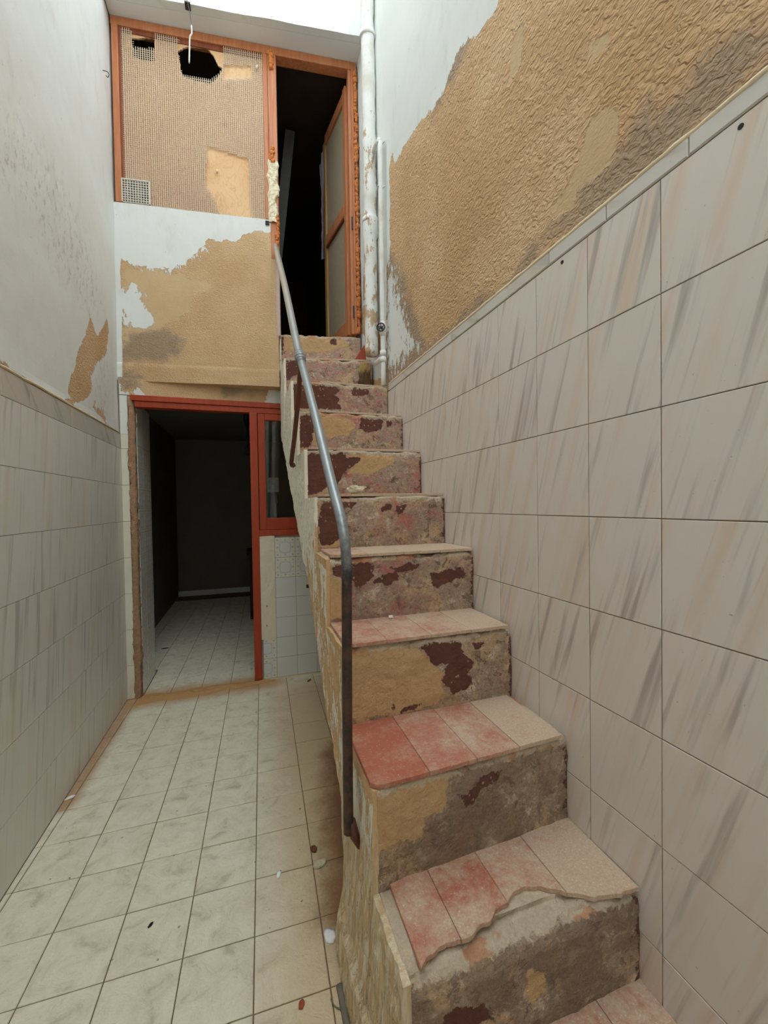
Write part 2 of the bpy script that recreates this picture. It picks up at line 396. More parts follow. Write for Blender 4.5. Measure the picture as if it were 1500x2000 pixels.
def mat_side():
    """flaking white limewash over ochre on the open side of the stair"""
    t = NT('stair_side', .88, .2); P = t.pos()
    n1 = t.noise(t.mapv(P, (1, 1, .28)), 26, 6, .7); n2 = t.noise(P, 70, 5, .7); n4 = t.noise(t.mapv(P, (1, 1.4, .18)), 34, 6, .7)
    oc = t.mix(n2, L(184, 148, 104), L(220, 186, 142))
    wv = t.math('ADD', t.attr('w'), t.math('ADD', t.math('MULTIPLY', t.math('SUBTRACT', n1, .5), .28), t.math('MULTIPLY', t.math('SUBTRACT', n2, .5), .05)))
    wm = t.step(wv, -.004, .004)
    wc = t.mix(t.step(n4, .5, .72), L(232, 226, 208), L(196, 186, 164))
    wc = t.mix(t.math('MULTIPLY', t.step(t.noise(t.mapv(P, (1, 1, .5)), 55, 5, .7), .63, .67), .8), wc, L(160, 124, 82))
    col = t.mix(wm, oc, wc)
    gm = t.step(t.attr('low'), 0., 1.)
    gc = t.ramp(n4, [(.3, L(178, 152, 114)), (.48, L(196, 172, 134)), (.6, L(214, 202, 176)), (.75, L(186, 160, 122))])
    col = t.mix(gm, col, gc)
    h = t.math('ADD', t.math('MULTIPLY', wm, .5), t.math('ADD', t.math('MULTIPLY', n2, .3), t.math('MULTIPLY', n4, .3)))
    return t.done(col, t.bump(h, .8, .008))

def mat_wood(name, a, b, rough=.5, scale=1.):
    t = NT(name, rough, .35); O = t.pos()
    g = t.noise(t.mapv(O, (22 * scale, 22 * scale, 1.6)), 1.6, 5, .6, 1.2); n = t.noise(O, 60, 4, .7)
    col = t.mix(t.step(g, .3, .72), a, b)
    col = t.mix(t.math('MULTIPLY', t.step(n, .62, .75), .35), col, tuple(c * .55 for c in a[:3]) + (1,))
    return t.done(col, t.bump(g, .15, .003))

def mat_plywood():
    t = NT('plywood', .75, .25); P = t.pos()
    v = t.mapv(P, (2.2, 2.2, .9))
    g = t.noise(v, 3.2, 4, .55, 1.6)
    rings = t.math('FRACT', t.math('MULTIPLY', g, 9.))
    col = t.mix(t.step(t.noise(P, 3, 3), .3, .7), L(214, 170, 126), L(226, 188, 144))
    col = t.mix(t.math('MULTIPLY', t.step(rings, .55, 1.), .3), col, L(186, 134, 86))
    k = t.voro(t.mapv(P, (1, 1, .8)), 3.4)
    col = t.mix(t.math('MULTIPLY', t.math('SUBTRACT', 1., t.step(k, .03, .09)), .5), col, L(150, 92, 52))
    col = t.mix(t.math('MULTIPLY', t.step(t.noise(t.mapv(P, (1, 1, .2)), 30, 4, .7), .6, .75), .3), col, L(160, 112, 84))
    return t.done(col, t.bump(g, .1, .002))

def mat_printtile():
    """white glazed tile with a blue-grey printed rounded square, dots round it (flat print)"""
    t = NT('printed_tile', .25, .45); O = t.objc(); sx = t.n('ShaderNodeSeparateXYZ', Vector=O)
    x = t.math('ABSOLUTE', sx.outputs[0]); y = t.math('ABSOLUTE', sx.outputs[1])
    p4 = lambda a: t.math('POWER', a, 3.2)
    d = t.math('POWER', t.math('ADD', p4(x), p4(y)), 1 / 3.2)
    ring = t.math('MULTIPLY', t.step(d, .038, .0395), t.math('SUBTRACT', 1., t.step(d, .0425, .044)))
    lx = t.math('ABSOLUTE', t.math('SUBTRACT', x, .056)); ly = t.math('ABSOLUTE', t.math('SUBTRACT', y, .056))
    dc = t.math('SQRT', t.math('ADD', t.math('MULTIPLY', lx, lx), t.math('MULTIPLY', ly, ly)))
    de = t.math('MINIMUM', t.math('SQRT', t.math('ADD', t.math('MULTIPLY', lx, lx), t.math('MULTIPLY', y, y))), t.math('SQRT', t.math('ADD', t.math('MULTIPLY', ly, ly), t.math('MULTIPLY', x, x))))
    dots = t.math('SUBTRACT', 1., t.step(t.math('MINIMUM', dc, de), .0065, .009))
    arc = t.math('MULTIPLY', t.step(dc, .021, .0225), t.math('SUBTRACT', 1., t.step(dc, .024, .0255)))
    n = t.noise(O, 220, 3)
    pr = t.math('MULTIPLY', t.math('MAXIMUM', t.math('MAXIMUM', ring, dots), t.math('MULTIPLY', arc, .6)), t.math('ADD', .25, t.math('MULTIPLY', n, .4)))
    col = t.mix(pr, t.mix(t.step(d, .03, .07), L(214, 216, 214), L(222, 218, 204)), L(138, 146, 150))
    return t.done(col, t.bump(t.noise(O, 20, 2), .05, .003))

M = {}
M['right_plaster'] = mat_plaster('ochre_render')
M['left_plaster'] = mat_plaster('painted_render', rip=70, rough_h=.5, ochre=L(212, 180, 140), ochre2=L(198, 162, 120))
M['back_plaster'] = mat_plaster('back_render', rip=95, rough_h=.6, ochre=L(216, 184, 144), ochre2=L(204, 168, 126))
M['marble'] = mat_marble('marble_tile')
M['marble_left'] = mat_marble('marble_tile_pale', base=L(222, 220, 213), grey=L(170, 167, 162), tan=L(212, 203, 180), ang=8., fs=1.0, cont=True)
M['marble_plain'] = mat_marble('marble_tile_cream', base=L(222, 218, 200), grey=L(196, 192, 178), tan=L(222, 212, 186), ang=8., fs=.5)
M['marble_trim'] = mat_marble('marble_trim', base=L(206, 202, 194), grey=L(168, 164, 160), tan=L(206, 190, 168), ang=-62., fs=.8)
M['marble_border'] = mat_marble('marble_border', base=L(198, 195, 186), grey=L(132, 130, 130), tan=L(200, 190, 168), ang=-40., fs=.6)
M['grout'] = mat_plain('grout', L(128, 112, 92), .95, .1, .3, 40)
M['caulk'] = mat_plain('mortar_edge', L(226, 208, 176), .9, .2, .15, 40, .5)
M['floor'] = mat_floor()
M['riser'] = mat_riser()
M['tread'] = mat_tread()
M['side'] = mat_side()
M['redwood'] = mat_wood('red_painted_wood', L(158, 58, 32), L(172, 70, 40), .45)
M['orangewood'] = mat_wood('varnished_wood', L(176, 106, 66), L(194, 128, 88), .5)
M['darkwood'] = mat_wood('dark_wood', L(120, 60, 36), L(140, 76, 48), .6)
M['plywood'] = mat_plywood()
M['wire'] = mat_plain('galvanised_wire', L(206, 186, 162), .55, .4, .2, 60)
M['vent'] = mat_plain('white_plastic', L(206, 202, 190), .6, .3, .1, 40)
M['foam'] = mat_plain('expanding_foam', L(206, 124, 62), .7, .35, .35, 70, .6, .006)
M['steel'] = None
def mat_steel():
    t = NT('galvanised_steel', .45, .5); P = t.pos(); n = t.noise(P, 26, 6, .7); n2 = t.noise(P, 120, 4, .7)
    z = t.n('ShaderNodeSeparateXYZ', Vector=P).outputs[2]
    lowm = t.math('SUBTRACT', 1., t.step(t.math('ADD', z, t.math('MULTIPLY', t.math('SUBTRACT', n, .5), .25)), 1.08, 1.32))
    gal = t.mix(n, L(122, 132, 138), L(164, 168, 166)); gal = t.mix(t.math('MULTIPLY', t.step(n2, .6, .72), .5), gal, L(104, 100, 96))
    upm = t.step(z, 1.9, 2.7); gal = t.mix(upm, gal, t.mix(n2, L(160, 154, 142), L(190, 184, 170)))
    rust = t.mix(t.step(n, .38, .62), L(44, 37, 34), L(84, 54, 42))
    return t.done(t.mix(lowm, gal, rust), t.bump(n2, .2, .002), rough=t.math('ADD', .33, t.math('MULTIPLY', lowm, .25)), metal=t.math('MULTIPLY', t.math('SUBTRACT', 1., lowm), .35))
M['steel'] = mat_steel()
M['brownpaint'] = mat_plain('brown_painted_steel', L(92, 52, 36), .5, .4, .2, 40)
M['darkmetal'] = mat_plain('dark_metal', L(56, 48, 44), .5, .4, .2, 40)
def mat_pipe(name, spots=True):
    t = NT(name, .8, .25); P = t.pos(); n = t.noise(t.mapv(P, (1, 1, .4)), 20, 6, .7)
    z = t.n('ShaderNodeSeparateXYZ', Vector=P).outputs[2]
    col = t.mix(t.step(t.noise(P, 8, 4), .4, .8), L(226, 226, 222), L(206, 200, 188))
    if spots:
        th = t.math('ADD', n, t.math('MULTIPLY', t.math('SUBTRACT', 3.9, z), .055))
        col = t.mix(t.step(th, .60, .61), col, t.mix(t.noise(P, 50, 4), L(160, 120, 84), L(208, 190, 164)))
        col = t.mix(t.step(t.noise(P, 45, 5, .7), .68, .7), col, L(128, 112, 96))
    return t.done(col, t.bump(t.step(n, .58, .62), -.5, .004))
M['pipe'] = mat_pipe('flaking_white_pipe'); M['pipe2'] = mat_pipe('grey_painted_pipe', False)
M['printtile'] = mat_printtile()
M['whitetile'] = mat_plain('white_glazed_tile', L(214, 216, 212), .2, .5, .03, 8, .03)
M['brick'] = mat_plain('broken_brick', L(178, 144, 114), .95, .1, .4, 45, 1., .012)
M['rubble'] = mat_plain('rubble', L(214, 202, 172), .95, .1, .2, 60, .8, .006)
M['roomwall'] = mat_plain('grimy_wall', L(122, 116, 104), .9, .2, .2, 5, .2)  # dirty white, darkened to paint in the room's gloom
M['roomceil'] = mat_plain('sooty_ceiling', L(120, 118, 104), .9, .2, .3, 4, .2)  # ceiling colour darkened for the same gloom
M['dark'] = mat_plain('sooty_dark', L(60, 48, 44), .95, .1, .3, 6, .2)  # upper room's darkness painted in as an even dark colour
M['breeze'] = mat_plain('dusty_block', L(96, 92, 92), .95, .1, .2, 12, .4)
M['paper'] = mat_plain('torn_plaster', L(228, 216, 188), .9, .2, .14, 26, .7, .006)
M['clothgrey'] = mat_plain('grey_cloth', L(124, 116, 124), .9, .2, .15, 12, .2)
M['doormesh'] = mat_plain('dirty_fly_mesh', L(158, 142, 118), .8, .2, .15, 30, .3)
M['ochrewood'] = mat_wood('flaking_ochre_wood', L(150, 112, 60), L(176, 138, 84), .7)
M['sand'] = mat_plain('sand', L(192, 148, 98), .95, .1, .18, 90, .8, .004)
M['white'] = mat_plain('white_flake', L(236, 234, 228), .8, .2, .05, 40, .3)
M['black'] = mat_plain('black_iron', L(30, 28, 28), .6, .3, .2, 30, .2)
M['soot'] = mat_plain('sooty_wood', L(52, 42, 36), .8, .2, .2, 20, .3)  # plain dark brown for the cupboard
M['soot2'] = mat_plain('dusty_grey_wood', L(84, 84, 80), .9, .2, .2, 20, .3)  # plain grey for the pole
M['terrachip'] = mat_plain('terracotta_chip', L(158, 78, 58), .9, .2, .2, 60, .4)
M['brownflake'] = mat_plain('brown_paint_flake', L(112, 74, 52), .85, .2, .2, 60, .4)
M['greystrip'] = mat_plain('grey_cement', L(118, 110, 98), .9, .2, .25, 30, .4)
def mat_glass():
    t = NT('window_glass'); nt = t.t; out = nt.nodes['Material Output']
    tr = t.n('ShaderNodeBsdfTransparent', Color=(.82, .86, .84, 1)); gl = t.n('ShaderNodeBsdfGlossy', Color=(1, 1, 1, 1), Roughness=.04)
    fr = t.n('ShaderNodeFresnel', IOR=1.5); mx = t.n('ShaderNodeMixShader', Fac=fr.outputs[0])
    nt.links.new(tr.outputs[0], mx.inputs[1]); nt.links.new(gl.outputs[0], mx.inputs[2]); nt.links.new(mx.outputs[0], out.inputs[0])
    return t.m
M['glass'] = mat_glass()

# ------------------------------------------------------------------ right wall
ZT = 6.3                                                          # the light well's walls end here, open to the sky
TU = Vector((-RA, -1, 0)).normalized()                             # tile u axis (towards the viewer)
def rw(Y, z): return (xr(Y) + .007, Y, z), (-1, RA, 0)
def und(a, b, p): return .006 * mn.fractal(Vector((a * 1.7, b * 1.7, 3.3)), .8, 2, 4) - .004
wr, uv, _ = grid_slab('wall_right', rw, np.arange(3.34, -1.75, -.024), np.arange(0, 4.87, .027), .12, M['right_plaster'], kind='structure',
                      disp=lambda a, b, p: und(a, b, p) if b > 2.0 else -.002)
def polyR(pts): return [(float(on_right(*p)[1]), float(on_right(*p)[2])) for p in pts]
white = [polyR([(640, -500), (1010, -500), (972, 0), (952, 34), (935, 60), (905, 78), (886, 108), (872, 150), (856, 188), (838, 214), (815, 236), (800, 264), (786, 282), (772, 312), (766, 316), (760, 300), (756, 330), (758, 490), (752, 520), (750, 600), (748, 740), (640, 740)])]
flake = [polyR([(752, 480), (770, 500), (786, 548), (800, 612), (826, 664), (850, 676), (800, 720), (758, 756), (745, 740), (740, 600)])]
grey = [polyR([(830, 690), (870, 640), (920, 585), (990, 540), (1030, 480), (1110, 400), (1150, 330), (1230, 230), (1330, 150), (1420, 60), (1520, 0), (1520, 120), (1400, 240), (1280, 320), (1140, 440), (1000, 545), (900, 640), (830, 700)]),
        polyR([(905, 35), (945, 30), (925, 70), (905, 110), (880, 170), (850, 210), (840, 230), (850, 180), (870, 120)]),
        polyR([(752, 480), (772, 500), (790, 548), (806, 612), (832, 664), (862, 676), (800, 730), (758, 760), (740, 740), (740, 600)])]
smoothp = [polyR([(1120, 330), (1150, 232), (1185, 198), (1208, 215), (1196, 300), (1190, 320), (1140, 350), (1105, 345)]),
           polyR([(1075, 385), (1110, 375), (1120, 400), (1080, 420), (1068, 410)]),
           polyR([(1140, 75), (1190, 50), (1180, 90), (1150, 110)]), polyR([(1000, 60), (1020, 40), (1010, 120), (985, 170)])]
me = wr.data
bald = [polyR(p) for p in ([(706, 540), (716, 534), (718, 560), (713, 580), (706, 585)], [(717, 424), (724, 430), (723, 470), (718, 478)], [(704, 600), (716, 590), (722, 640), (712, 660), (703, 650)], [(753, 515), (762, 520), (766, 560), (757, 575)], [(714, 650), (730, 640), (742, 660), (738, 690), (716, 690)], [(757, 585), (768, 590), (772, 640), (762, 660)])]
set_attr(me, 'w', np.minimum(sdfs(uv, white), -sdfs(uv, bald))); set_attr(me, 'wf', sdfs(uv, flake) * .5 - .05); set_attr(me, 'g', sdfs(uv, grey) - .01)
set_attr(me, 's', sdfs(uv, smoothp)); set_attr(me, 'd', np.full(len(uv), -1.))
# grout bed and tiles of the dado
MB().hexa([(xr(-1.7) + .003, -1.7, .0), (xr(2.45) + .003, 2.45, .0), (xr(2.45) + .0095, 2.45, .0), (xr(-1.7) + .0095, -1.7, .0),
           (xr(-1.7) + .003, -1.7, 2.02), (xr(2.45) + .003, 2.45, 2.02), (xr(2.45) + .0095, 2.45, 2.02), (xr(-1.7) + .0095, -1.7, 2.02)]).build('grout_bed', M['grout'], wr)
TW, TH = .2008, .2473; JG = .0011
full = tile_mesh('wall_tile', [(-TW / 2 + JG, -TH / 2 + JG), (TW / 2 - JG, -TH / 2 + JG), (TW / 2 - JG, TH / 2 - JG), (-TW / 2 + JG, TH / 2 - JG)], .0035, .0012, M['marble'])
def place_tile(me_, org, u, parent, name='wall_tile', jit=.0006, tilt=.0016):
    o = obj(name, me_, parent); frame(o, org, u, (0, 0, 1))
    o.matrix_basis = o.matrix_basis @ Matrix.Rotation(random.gauss(0, tilt), 4, 'X') @ Matrix.Rotation(random.gauss(0, tilt), 4, 'Y') @ Matrix.Translation((0, 0, random.uniform(-jit, 0)))
    return o
RY0, RZ0 = .6728, 2.0124
for c in range(-4, 9):                                             # joint c at RY0 + c*TW
    y0, y1 = RY0 + c * TW, RY0 + (c + 1) * TW
    for r in range(9):
        z1 = RZ0 - r * TH; z0 = max(z1 - TH, .003)
        if z1 < .03: continue
        yy1 = min(y1, 2.437)
        if yy1 - y0 < .01: continue
        cyy, czz = (y0 + y1) / 2, z1 - TH / 2
        if yy1 < y1 or z0 > z1 - TH + .001:
            p = clip_poly([(-TW / 2 + JG, -TH / 2 + JG), (TW / 2 - JG, -TH / 2 + JG), (TW / 2 - JG, TH / 2 - JG), (-TW / 2 + JG, TH / 2 - JG)], cyy - yy1 + JG, 9, z0 - czz, 9)
            m_ = tile_mesh('wall_tile', p, .0035, .0012, M['marble'])
        else: m_ = full
        place_tile(m_, (xr(cyy), cyy, czz), TU, wr)
# thin marble listel on top, cream mortar lip above it
LH = .040
lis = tile_mesh('trim_strip', [(-TW / 2 + .0008, 0), (TW / 2 - .0008, 0), (TW / 2 - .0008, LH), (-TW / 2 + .0008, LH)], .006, .003, M['marble_trim'])
for c in range(-4, 9):
    y0, y1 = RY0 + c * TW - .06, RY0 + (c + 1) * TW - .06; cyy = (y0 + y1) / 2
    m_ = lis
    if y1 > 2.437: m_ = tile_mesh('trim_strip', [(-TW / 2 + (y1 - 2.437), 0), (TW / 2 - .0008, 0), (TW / 2 - .0008, LH), (-TW / 2 + (y1 - 2.437), LH)], .006, .003, M['marble_trim'])
    o = place_tile(m_, (xr(cyy) - .002, cyy, RZ0 + .002), TU, wr, 'trim_strip')
ys = np.arange(-1.0, 2.44, .02)
mb = MB(); mb.tube([(xr(y) + .003 + .002 * mn.noise(Vector((y * 9, 0, 0))), y, RZ0 + LH + .005 + .003 * mn.noise(Vector((y * 14, 3, 0)))) for y in ys], [.0065 + .0022 * mn.noise(Vector((y * 21, 7, 0))) for y in ys], 8, jit=.2)
mb.build('mortar_lip', M['caulk'], wr, True)
for px, py in ((1447, 247), (1098, 512)):                          # two dark plug holes drilled through the tiles
    P = on_right(px, py); MB().tube([P + np.array([.004, 0, 0]), P - np.array([.0012, 0, 0])], [.0055, .005], 10).build('wall_plug', M['black'], wr)

# ------------------------------------------------------------------ left wall
def lw(Y, z): return (XL - .006, Y, z), (1, 0, 0)
wl, uv, _ = grid_slab('wall_left', lw, np.arange(-1.75, 3.34, .024), np.arange(0, ZT + .01, .027), .12, M['left_plaster'], kind='structure',
                      disp=lambda a, b, p: und(a + 9, b, p) if b > 1.85 else -.003)
def polyL(pts): return [(float(on_left(*p)[1]), float(on_left(*p)[2])) for p in pts]
bare = [polyL([(180, 618), (172, 650), (156, 690), (152, 720), (140, 742), (140, 770), (150, 790), (168, 782), (186, 768), (182, 735), (190, 712), (212, 690), (216, 650), (212, 622), (205, 640), (196, 655), (188, 650)]),
        polyL([(-80, 700), (0, 700), (20, 712), (30, 735), (50, 750), (90, 770), (80, 775), (0, 730), (-80, 690)]),
        polyL([(115, 786), (140, 780), (155, 800), (150, 812), (130, 800)]), polyL([(190, 778), (205, 790), (213, 830), (200, 815), (185, 795)])]
gl = [polyL([(-90, 690), (0, 690), (40, 735), (100, 775), (160, 800), (150, 815), (60, 780), (0, 740), (-90, 690)])]
me = wl.data; s = sdfs(uv, bare)
set_attr(me, 'w', -s); set_attr(me, 'wf', sdfs(uv, [polyL([(165, 690), (218, 700), (220, 840), (185, 830), (150, 800), (170, 740)])]) - .10); set_attr(me, 'g', sdfs(uv, gl)); set_attr(me, 's', np.full(len(uv), -1.))
dl = sdfs(uv, [polyL([(-20, 180), (40, 230), (120, 340), (180, 470), (205, 600), (170, 620), (110, 520), (60, 420), (0, 340), (-20, 330)]), polyL([(185, 690), (215, 690), (218, 830), (200, 830), (190, 780)])])
set_attr(me, 'd', dl)
LZ = 1.716
MB().box((XL - .009, -1.7, 0), (XL - .003, 3.2, 1.83)).build('grout_bed', M['grout'], wl)
full = tile_mesh('wall_tile', [(-TW / 2 + .0001, -TH / 2 + JG), (TW / 2 - .0001, -TH / 2 + JG), (TW / 2 - .0001, TH / 2 - JG), (-TW / 2 + .0001, TH / 2 - JG)], .0035, .0004, M['marble_left'])
for c in range(-9, 13):
    y1 = YB - .0 - (12 - c) * TW; y0 = y1 - TW; cyy = (y0 + y1) / 2
    for r in range(7):
        z1 = LZ - r * TH; z0 = max(z1 - TH, .003); czz = z1 - TH / 2
        m_ = full
        if z0 > z1 - TH + .001:
            m_ = tile_mesh('wall_tile', clip_poly([(-TW / 2 + .0004, -TH / 2 + JG), (TW / 2 - .0004, -TH / 2 + JG), (TW / 2 - .0004, TH / 2 - JG), (-TW / 2 + .0004, TH / 2 - JG)], -9, 9, z0 - czz, 9), .0035, .0008, M['marble_left'])
        place_tile(m_, (XL, cyy, czz), (0, 1, 0), wl, jit=.0, tilt=.0003)
BH = .098
bor = tile_mesh('border_tile', [(-TW / 2 + .0004, JG), (TW / 2 - .0004, JG), (TW / 2 - .0004, BH), (-TW / 2 + .0004, BH)], .0035, .001, M['marble_border'])
for c in range(-9, 13):
    y1 = YB - (12 - c) * TW
    place_tile(bor, (XL, y1 - TW / 2, LZ), (0, 1, 0), wl, 'border_tile', jit=.0004)
ys = np.arange(-1.0, 3.2, .02)
mb = MB(); mb.tube([(XL - .002 + .0015 * mn.noise(Vector((y * 9, 0, 5))), y, LZ + BH + .008 + .005 * mn.noise(Vector((y * 6, 3, 0)))) for y in ys], [.006 + .002 * mn.noise(Vector((y * 25, 7, 0))) for y in ys], 8, jit=.2)
mb.build('mortar_lip', M['caulk'], wl, True)
P = on_left(202, 138)
mb = MB(); mb.tube(smooth_path([P + np.array(q) for q in ((-.004, 0, 0), (.02, 0, .0), (.03, 0, -.015), (.022, .005, -.03), (.012, .004, -.022))], 5), .0022, 6); mb.build('wall_hook', M['black'], wl, True)

# ------------------------------------------------------------------ upper back wall, beam
s0d, _ = upS(540, 500)                                             # left edge of the upper doorway
SDL = upS(541, 500)[0]; SDR = upS(697, 500)[0]; Zsill, Zpan, Zhead = 2.60, 3.382, 4.61
def uw(s_, z): return upP(s_, z), tuple(-UN)
def led(a, b, p):
    e = .004 * mn.fractal(Vector((a * 3, b * 3, 8.3)), .8, 2, 4)
    if b < 2.30: e += .010 * min(1, (2.30 - b) / .01) * (.6 + .4 * mn.noise(Vector((a * 8, b * 8, 0))))   # the ledge bulges a little
    return e
wb, uv, _ = grid_slab('wall_back_upper', uw, np.arange(-.02, SDL + .001, .0125), np.append(np.arange(2.18, Zpan - .004, .0125), Zpan - .004), .10, M['back_plaster'], kind='structure', disp=led)
polyU = lambda pts: [upS(*p) for p in pts]
ochre = [polyU([(222, 498), (228, 497), (238, 505), (250, 512), (280, 520), (310, 526), (338, 522), (352, 521), (366, 508), (384, 495), (398, 478), (402, 466), (414, 470), (424, 472), (440, 467), (456, 470), (468, 470), (478, 459), (490, 456), (508, 452), (524, 455), (536, 450), (560, 450), (560, 800), (226, 800), (230, 762), (226, 735), (224, 700), (224, 640), (226, 612), (222, 585), (216, 545), (214, 520)])]
isle = [polyU([(255, 560), (258, 550), (266, 556), (270, 580), (282, 602), (296, 618), (300, 635), (285, 640), (262, 640), (250, 620), (240, 600), (232, 590), (240, 575)])]
me = wb.data; s = sdfs(uv, ochre)
ww = np.maximum(-s, sdfs(uv, isle)); ww = np.where(uv[:, 0] < .018, np.maximum(ww, .02), ww)
set_attr(me, 'w', ww)
set_attr(me, 'wf', np.maximum(sdfs(uv, [polyU([(240, 500), (300, 515), (345, 515), (390, 480), (420, 470), (420, 485), (380, 515), (330, 540), (290, 535), (250, 520)])]) - .035,
                              sdfs(uv, [polyU([(228, 560), (280, 560), (305, 640), (240, 645), (225, 600)])]) - .03))
set_attr(me, 'g', sdfs(uv, [polyU([(222, 600), (260, 640), (330, 640), (356, 660), (350, 690), (310, 705), (260, 702), (222, 700)]), polyU([(225, 730), (250, 728), (275, 745), (265, 765), (228, 765)])]))
set_attr(me, 's', sdfs(uv, [polyU([(222, 500), (380, 520), (430, 560), (360, 640), (224, 700)])]) * .3 - .02)
set_attr(me, 'd', np.full(len(uv), -1.))
sq = on_up(522, 436, -.004); MB().upbox(upS(518.5, 436)[0], upS(526, 436)[0], upS(522, 440)[1], upS(522, 432)[1], -.006, .01).build('wall_plug', M['black'], wb)
# side post of plaster between the wall and the doorway (the reveal)
# beam over the openings
bl, br_ = 3.078, 2.842
def bm_front(x): return 3.029 - .1442 * (x + .489)
xs_ = np.linspace(XL - .004, .845, 60)
def bw(a, b): return (a, bm_front(a), b), (-.143, -.99, 0)
wbm, uv, _ = grid_slab('wall_back_beam', bw, xs_, np.append(np.arange(4.615, ZT, .03), ZT), .05, M['left_plaster'], kind='structure',
                       disp=lambda a, b, p: .006 * mn.fractal(Vector((a * 3, b * 3, 1.3)), .8, 2, 4))
me = wbm.data
polyB = lambda pts: [(float(P[0]), float(P[2])) for P in (hit(x, y, (.1442, 1, 0), 3.029 - .1442 * .489) for x, y in pts)]
bs = sdfs(uv, [polyB([(430, 5), (470, -5), (540, -10), (660, -10), (690, 10), (650, 20), (560, 2), (480, 12)]), polyB([(655, 15), (690, 10), (696, 40), (670, 35)])])
set_attr(me, 'w', .4 - 0 * bs); set_attr(me, 'wf', np.full(len(uv), -1.)); set_attr(me, 'g', np.full(len(uv), -1.)); set_attr(me, 's', np.full(len(uv), -1.)); set_attr(me, 'd', bs * 2)
soff = MB(); soff.hexa([(XL - .004, bm_front(XL) + .052, 4.615), (.845, bm_front(.845) + .052, 4.615), (.845, 3.10, 4.615), (XL - .004, 3.31, 4.615),
                        (XL - .004, bm_front(XL) + .052, ZT), (.845, bm_front(.845) + .052, ZT), (.845, 3.10, ZT), (XL - .004, 3.31, ZT)])
M['soffit'] = mat_plain('white_soffit', L(226, 226, 222), .9, .2, .04, 6, .2)
soff.build('beam_core', M['soffit'], wbm)

# ------------------------------------------------------------------ lower back wall (around the red door and window)
def zlow(x): return 2.20
wk = MB()
wk.box((XL - .006, YB, 0), (-.775, YB + .10, 2.2)); wk.box((-.775, YB, 2.082), (.86, YB + .10, 2.2)); wk.box((.062, YB + .004, 0), (.86, YB + .10, 1.092)); wk.box((.6, YB, 1.092), (.86, YB + .1, 2.082))
wlow = wk.build('wall_back', mat_plain('cement_grout', L(158, 150, 132), .9, .2, .2, 20, .3), None, kind='structure')
# render above the head and the white strip beside the jamb
def hw(a, b): return (a, YB - .004, b), (0, -1, 0)
ho, uv, _ = grid_slab('render_band', hw, np.arange(-.822, .36, .012), np.arange(2.083, 2.20, .0085), .004, M['back_plaster'], wlow, disp=lambda a, b, p: .004 * mn.fractal(Vector((a * 5, b * 5, 2)), .8, 2, 3))
me = ho.data
pk = lambda pts: [(float(on_back(*p)[0]), float(on_back(*p)[2])) for p in pts]
set_attr(me, 'w', sdfs(uv, [pk([(215, 700), (228, 735), (236, 765), (258, 770), (270, 757), (282, 768), (300, 790), (215, 790)]), pk([(522, 766), (530, 750), (548, 742), (556, 790), (518, 790)])]))
set_attr(me, 'wf', np.full(len(uv), -1.)); set_attr(me, 'g', sdfs(uv, [pk([(225, 735), (262, 735), (275, 760), (240, 768)]), pk([(420, 750), (540, 750), (540, 770), (440, 776)])]) - .01); set_attr(me, 's', np.full(len(uv), -1.)); set_attr(me, 'd', np.full(len(uv), -1.))
jo, uv, _ = grid_slab('render_strip', hw, np.arange(-.822, -.768, .009), np.arange(1.815, 2.085, .0145), .004, M['back_plaster'], wlow, disp=lambda a, b, p: .003 * mn.fractal(Vector((a * 5, b * 5, 2)), .8, 2, 3))
me = jo.data
for k, v_ in (('w', .3), ('wf', -1), ('g', -1), ('s', -1), ('d', -.04)): set_attr(me, k, np.full(len(uv), v_))
rows = [LZ + BH] + [LZ - r * TH for r in range(8)]
for k in range(len(rows) - 1):
    z1, z0 = rows[k], max(rows[k + 1], .003)
    if z1 - z0 < .01: continue
    o = obj('wall_tile', tile_mesh('wall_tile', [(-.0225, -(z1 - z0) / 2 + JG), (.0225, -(z1 - z0) / 2 + JG), (.0225, (z1 - z0) / 2 - JG), (-.0225, (z1 - z0) / 2 - JG)], .006, .001, M['marble_plain']), wlow)
    frame(o, (-.7985, YB - .006, (z0 + z1) / 2), (1, 0, 0), (0, 0, 1))
# broken masonry edge of the jamb: a ragged column
nz, nn = 150, 7; v = []; f = []
prof = [(-.776, -.004), (-.772, -.010), (-.760, -.006), (-.750, .0), (-.742, .004), (-.738, .02), (-.738, .05)]
for j in range(nz):
    z = 2.08 * j / (nz - 1)
    for (a, b) in prof:
        q = Vector((a * 30, b * 30, z * 16)); d_ = .011 * mn.fractal(q, .6, 2, 5)
        v.append((a + d_ * .8 + (.004 * mn.noise(Vector((0, 0, z * 9)))), YB + b + d_ * .9, z))
f = [(j * nn + i, j * nn + i + 1, (j + 1) * nn + i + 1, (j + 1) * nn + i) for j in range(nz - 1) for i in range(nn - 1)]
obj('broken_jamb', mesh('broken_jamb', v, f, M['brick'], True), wlow)
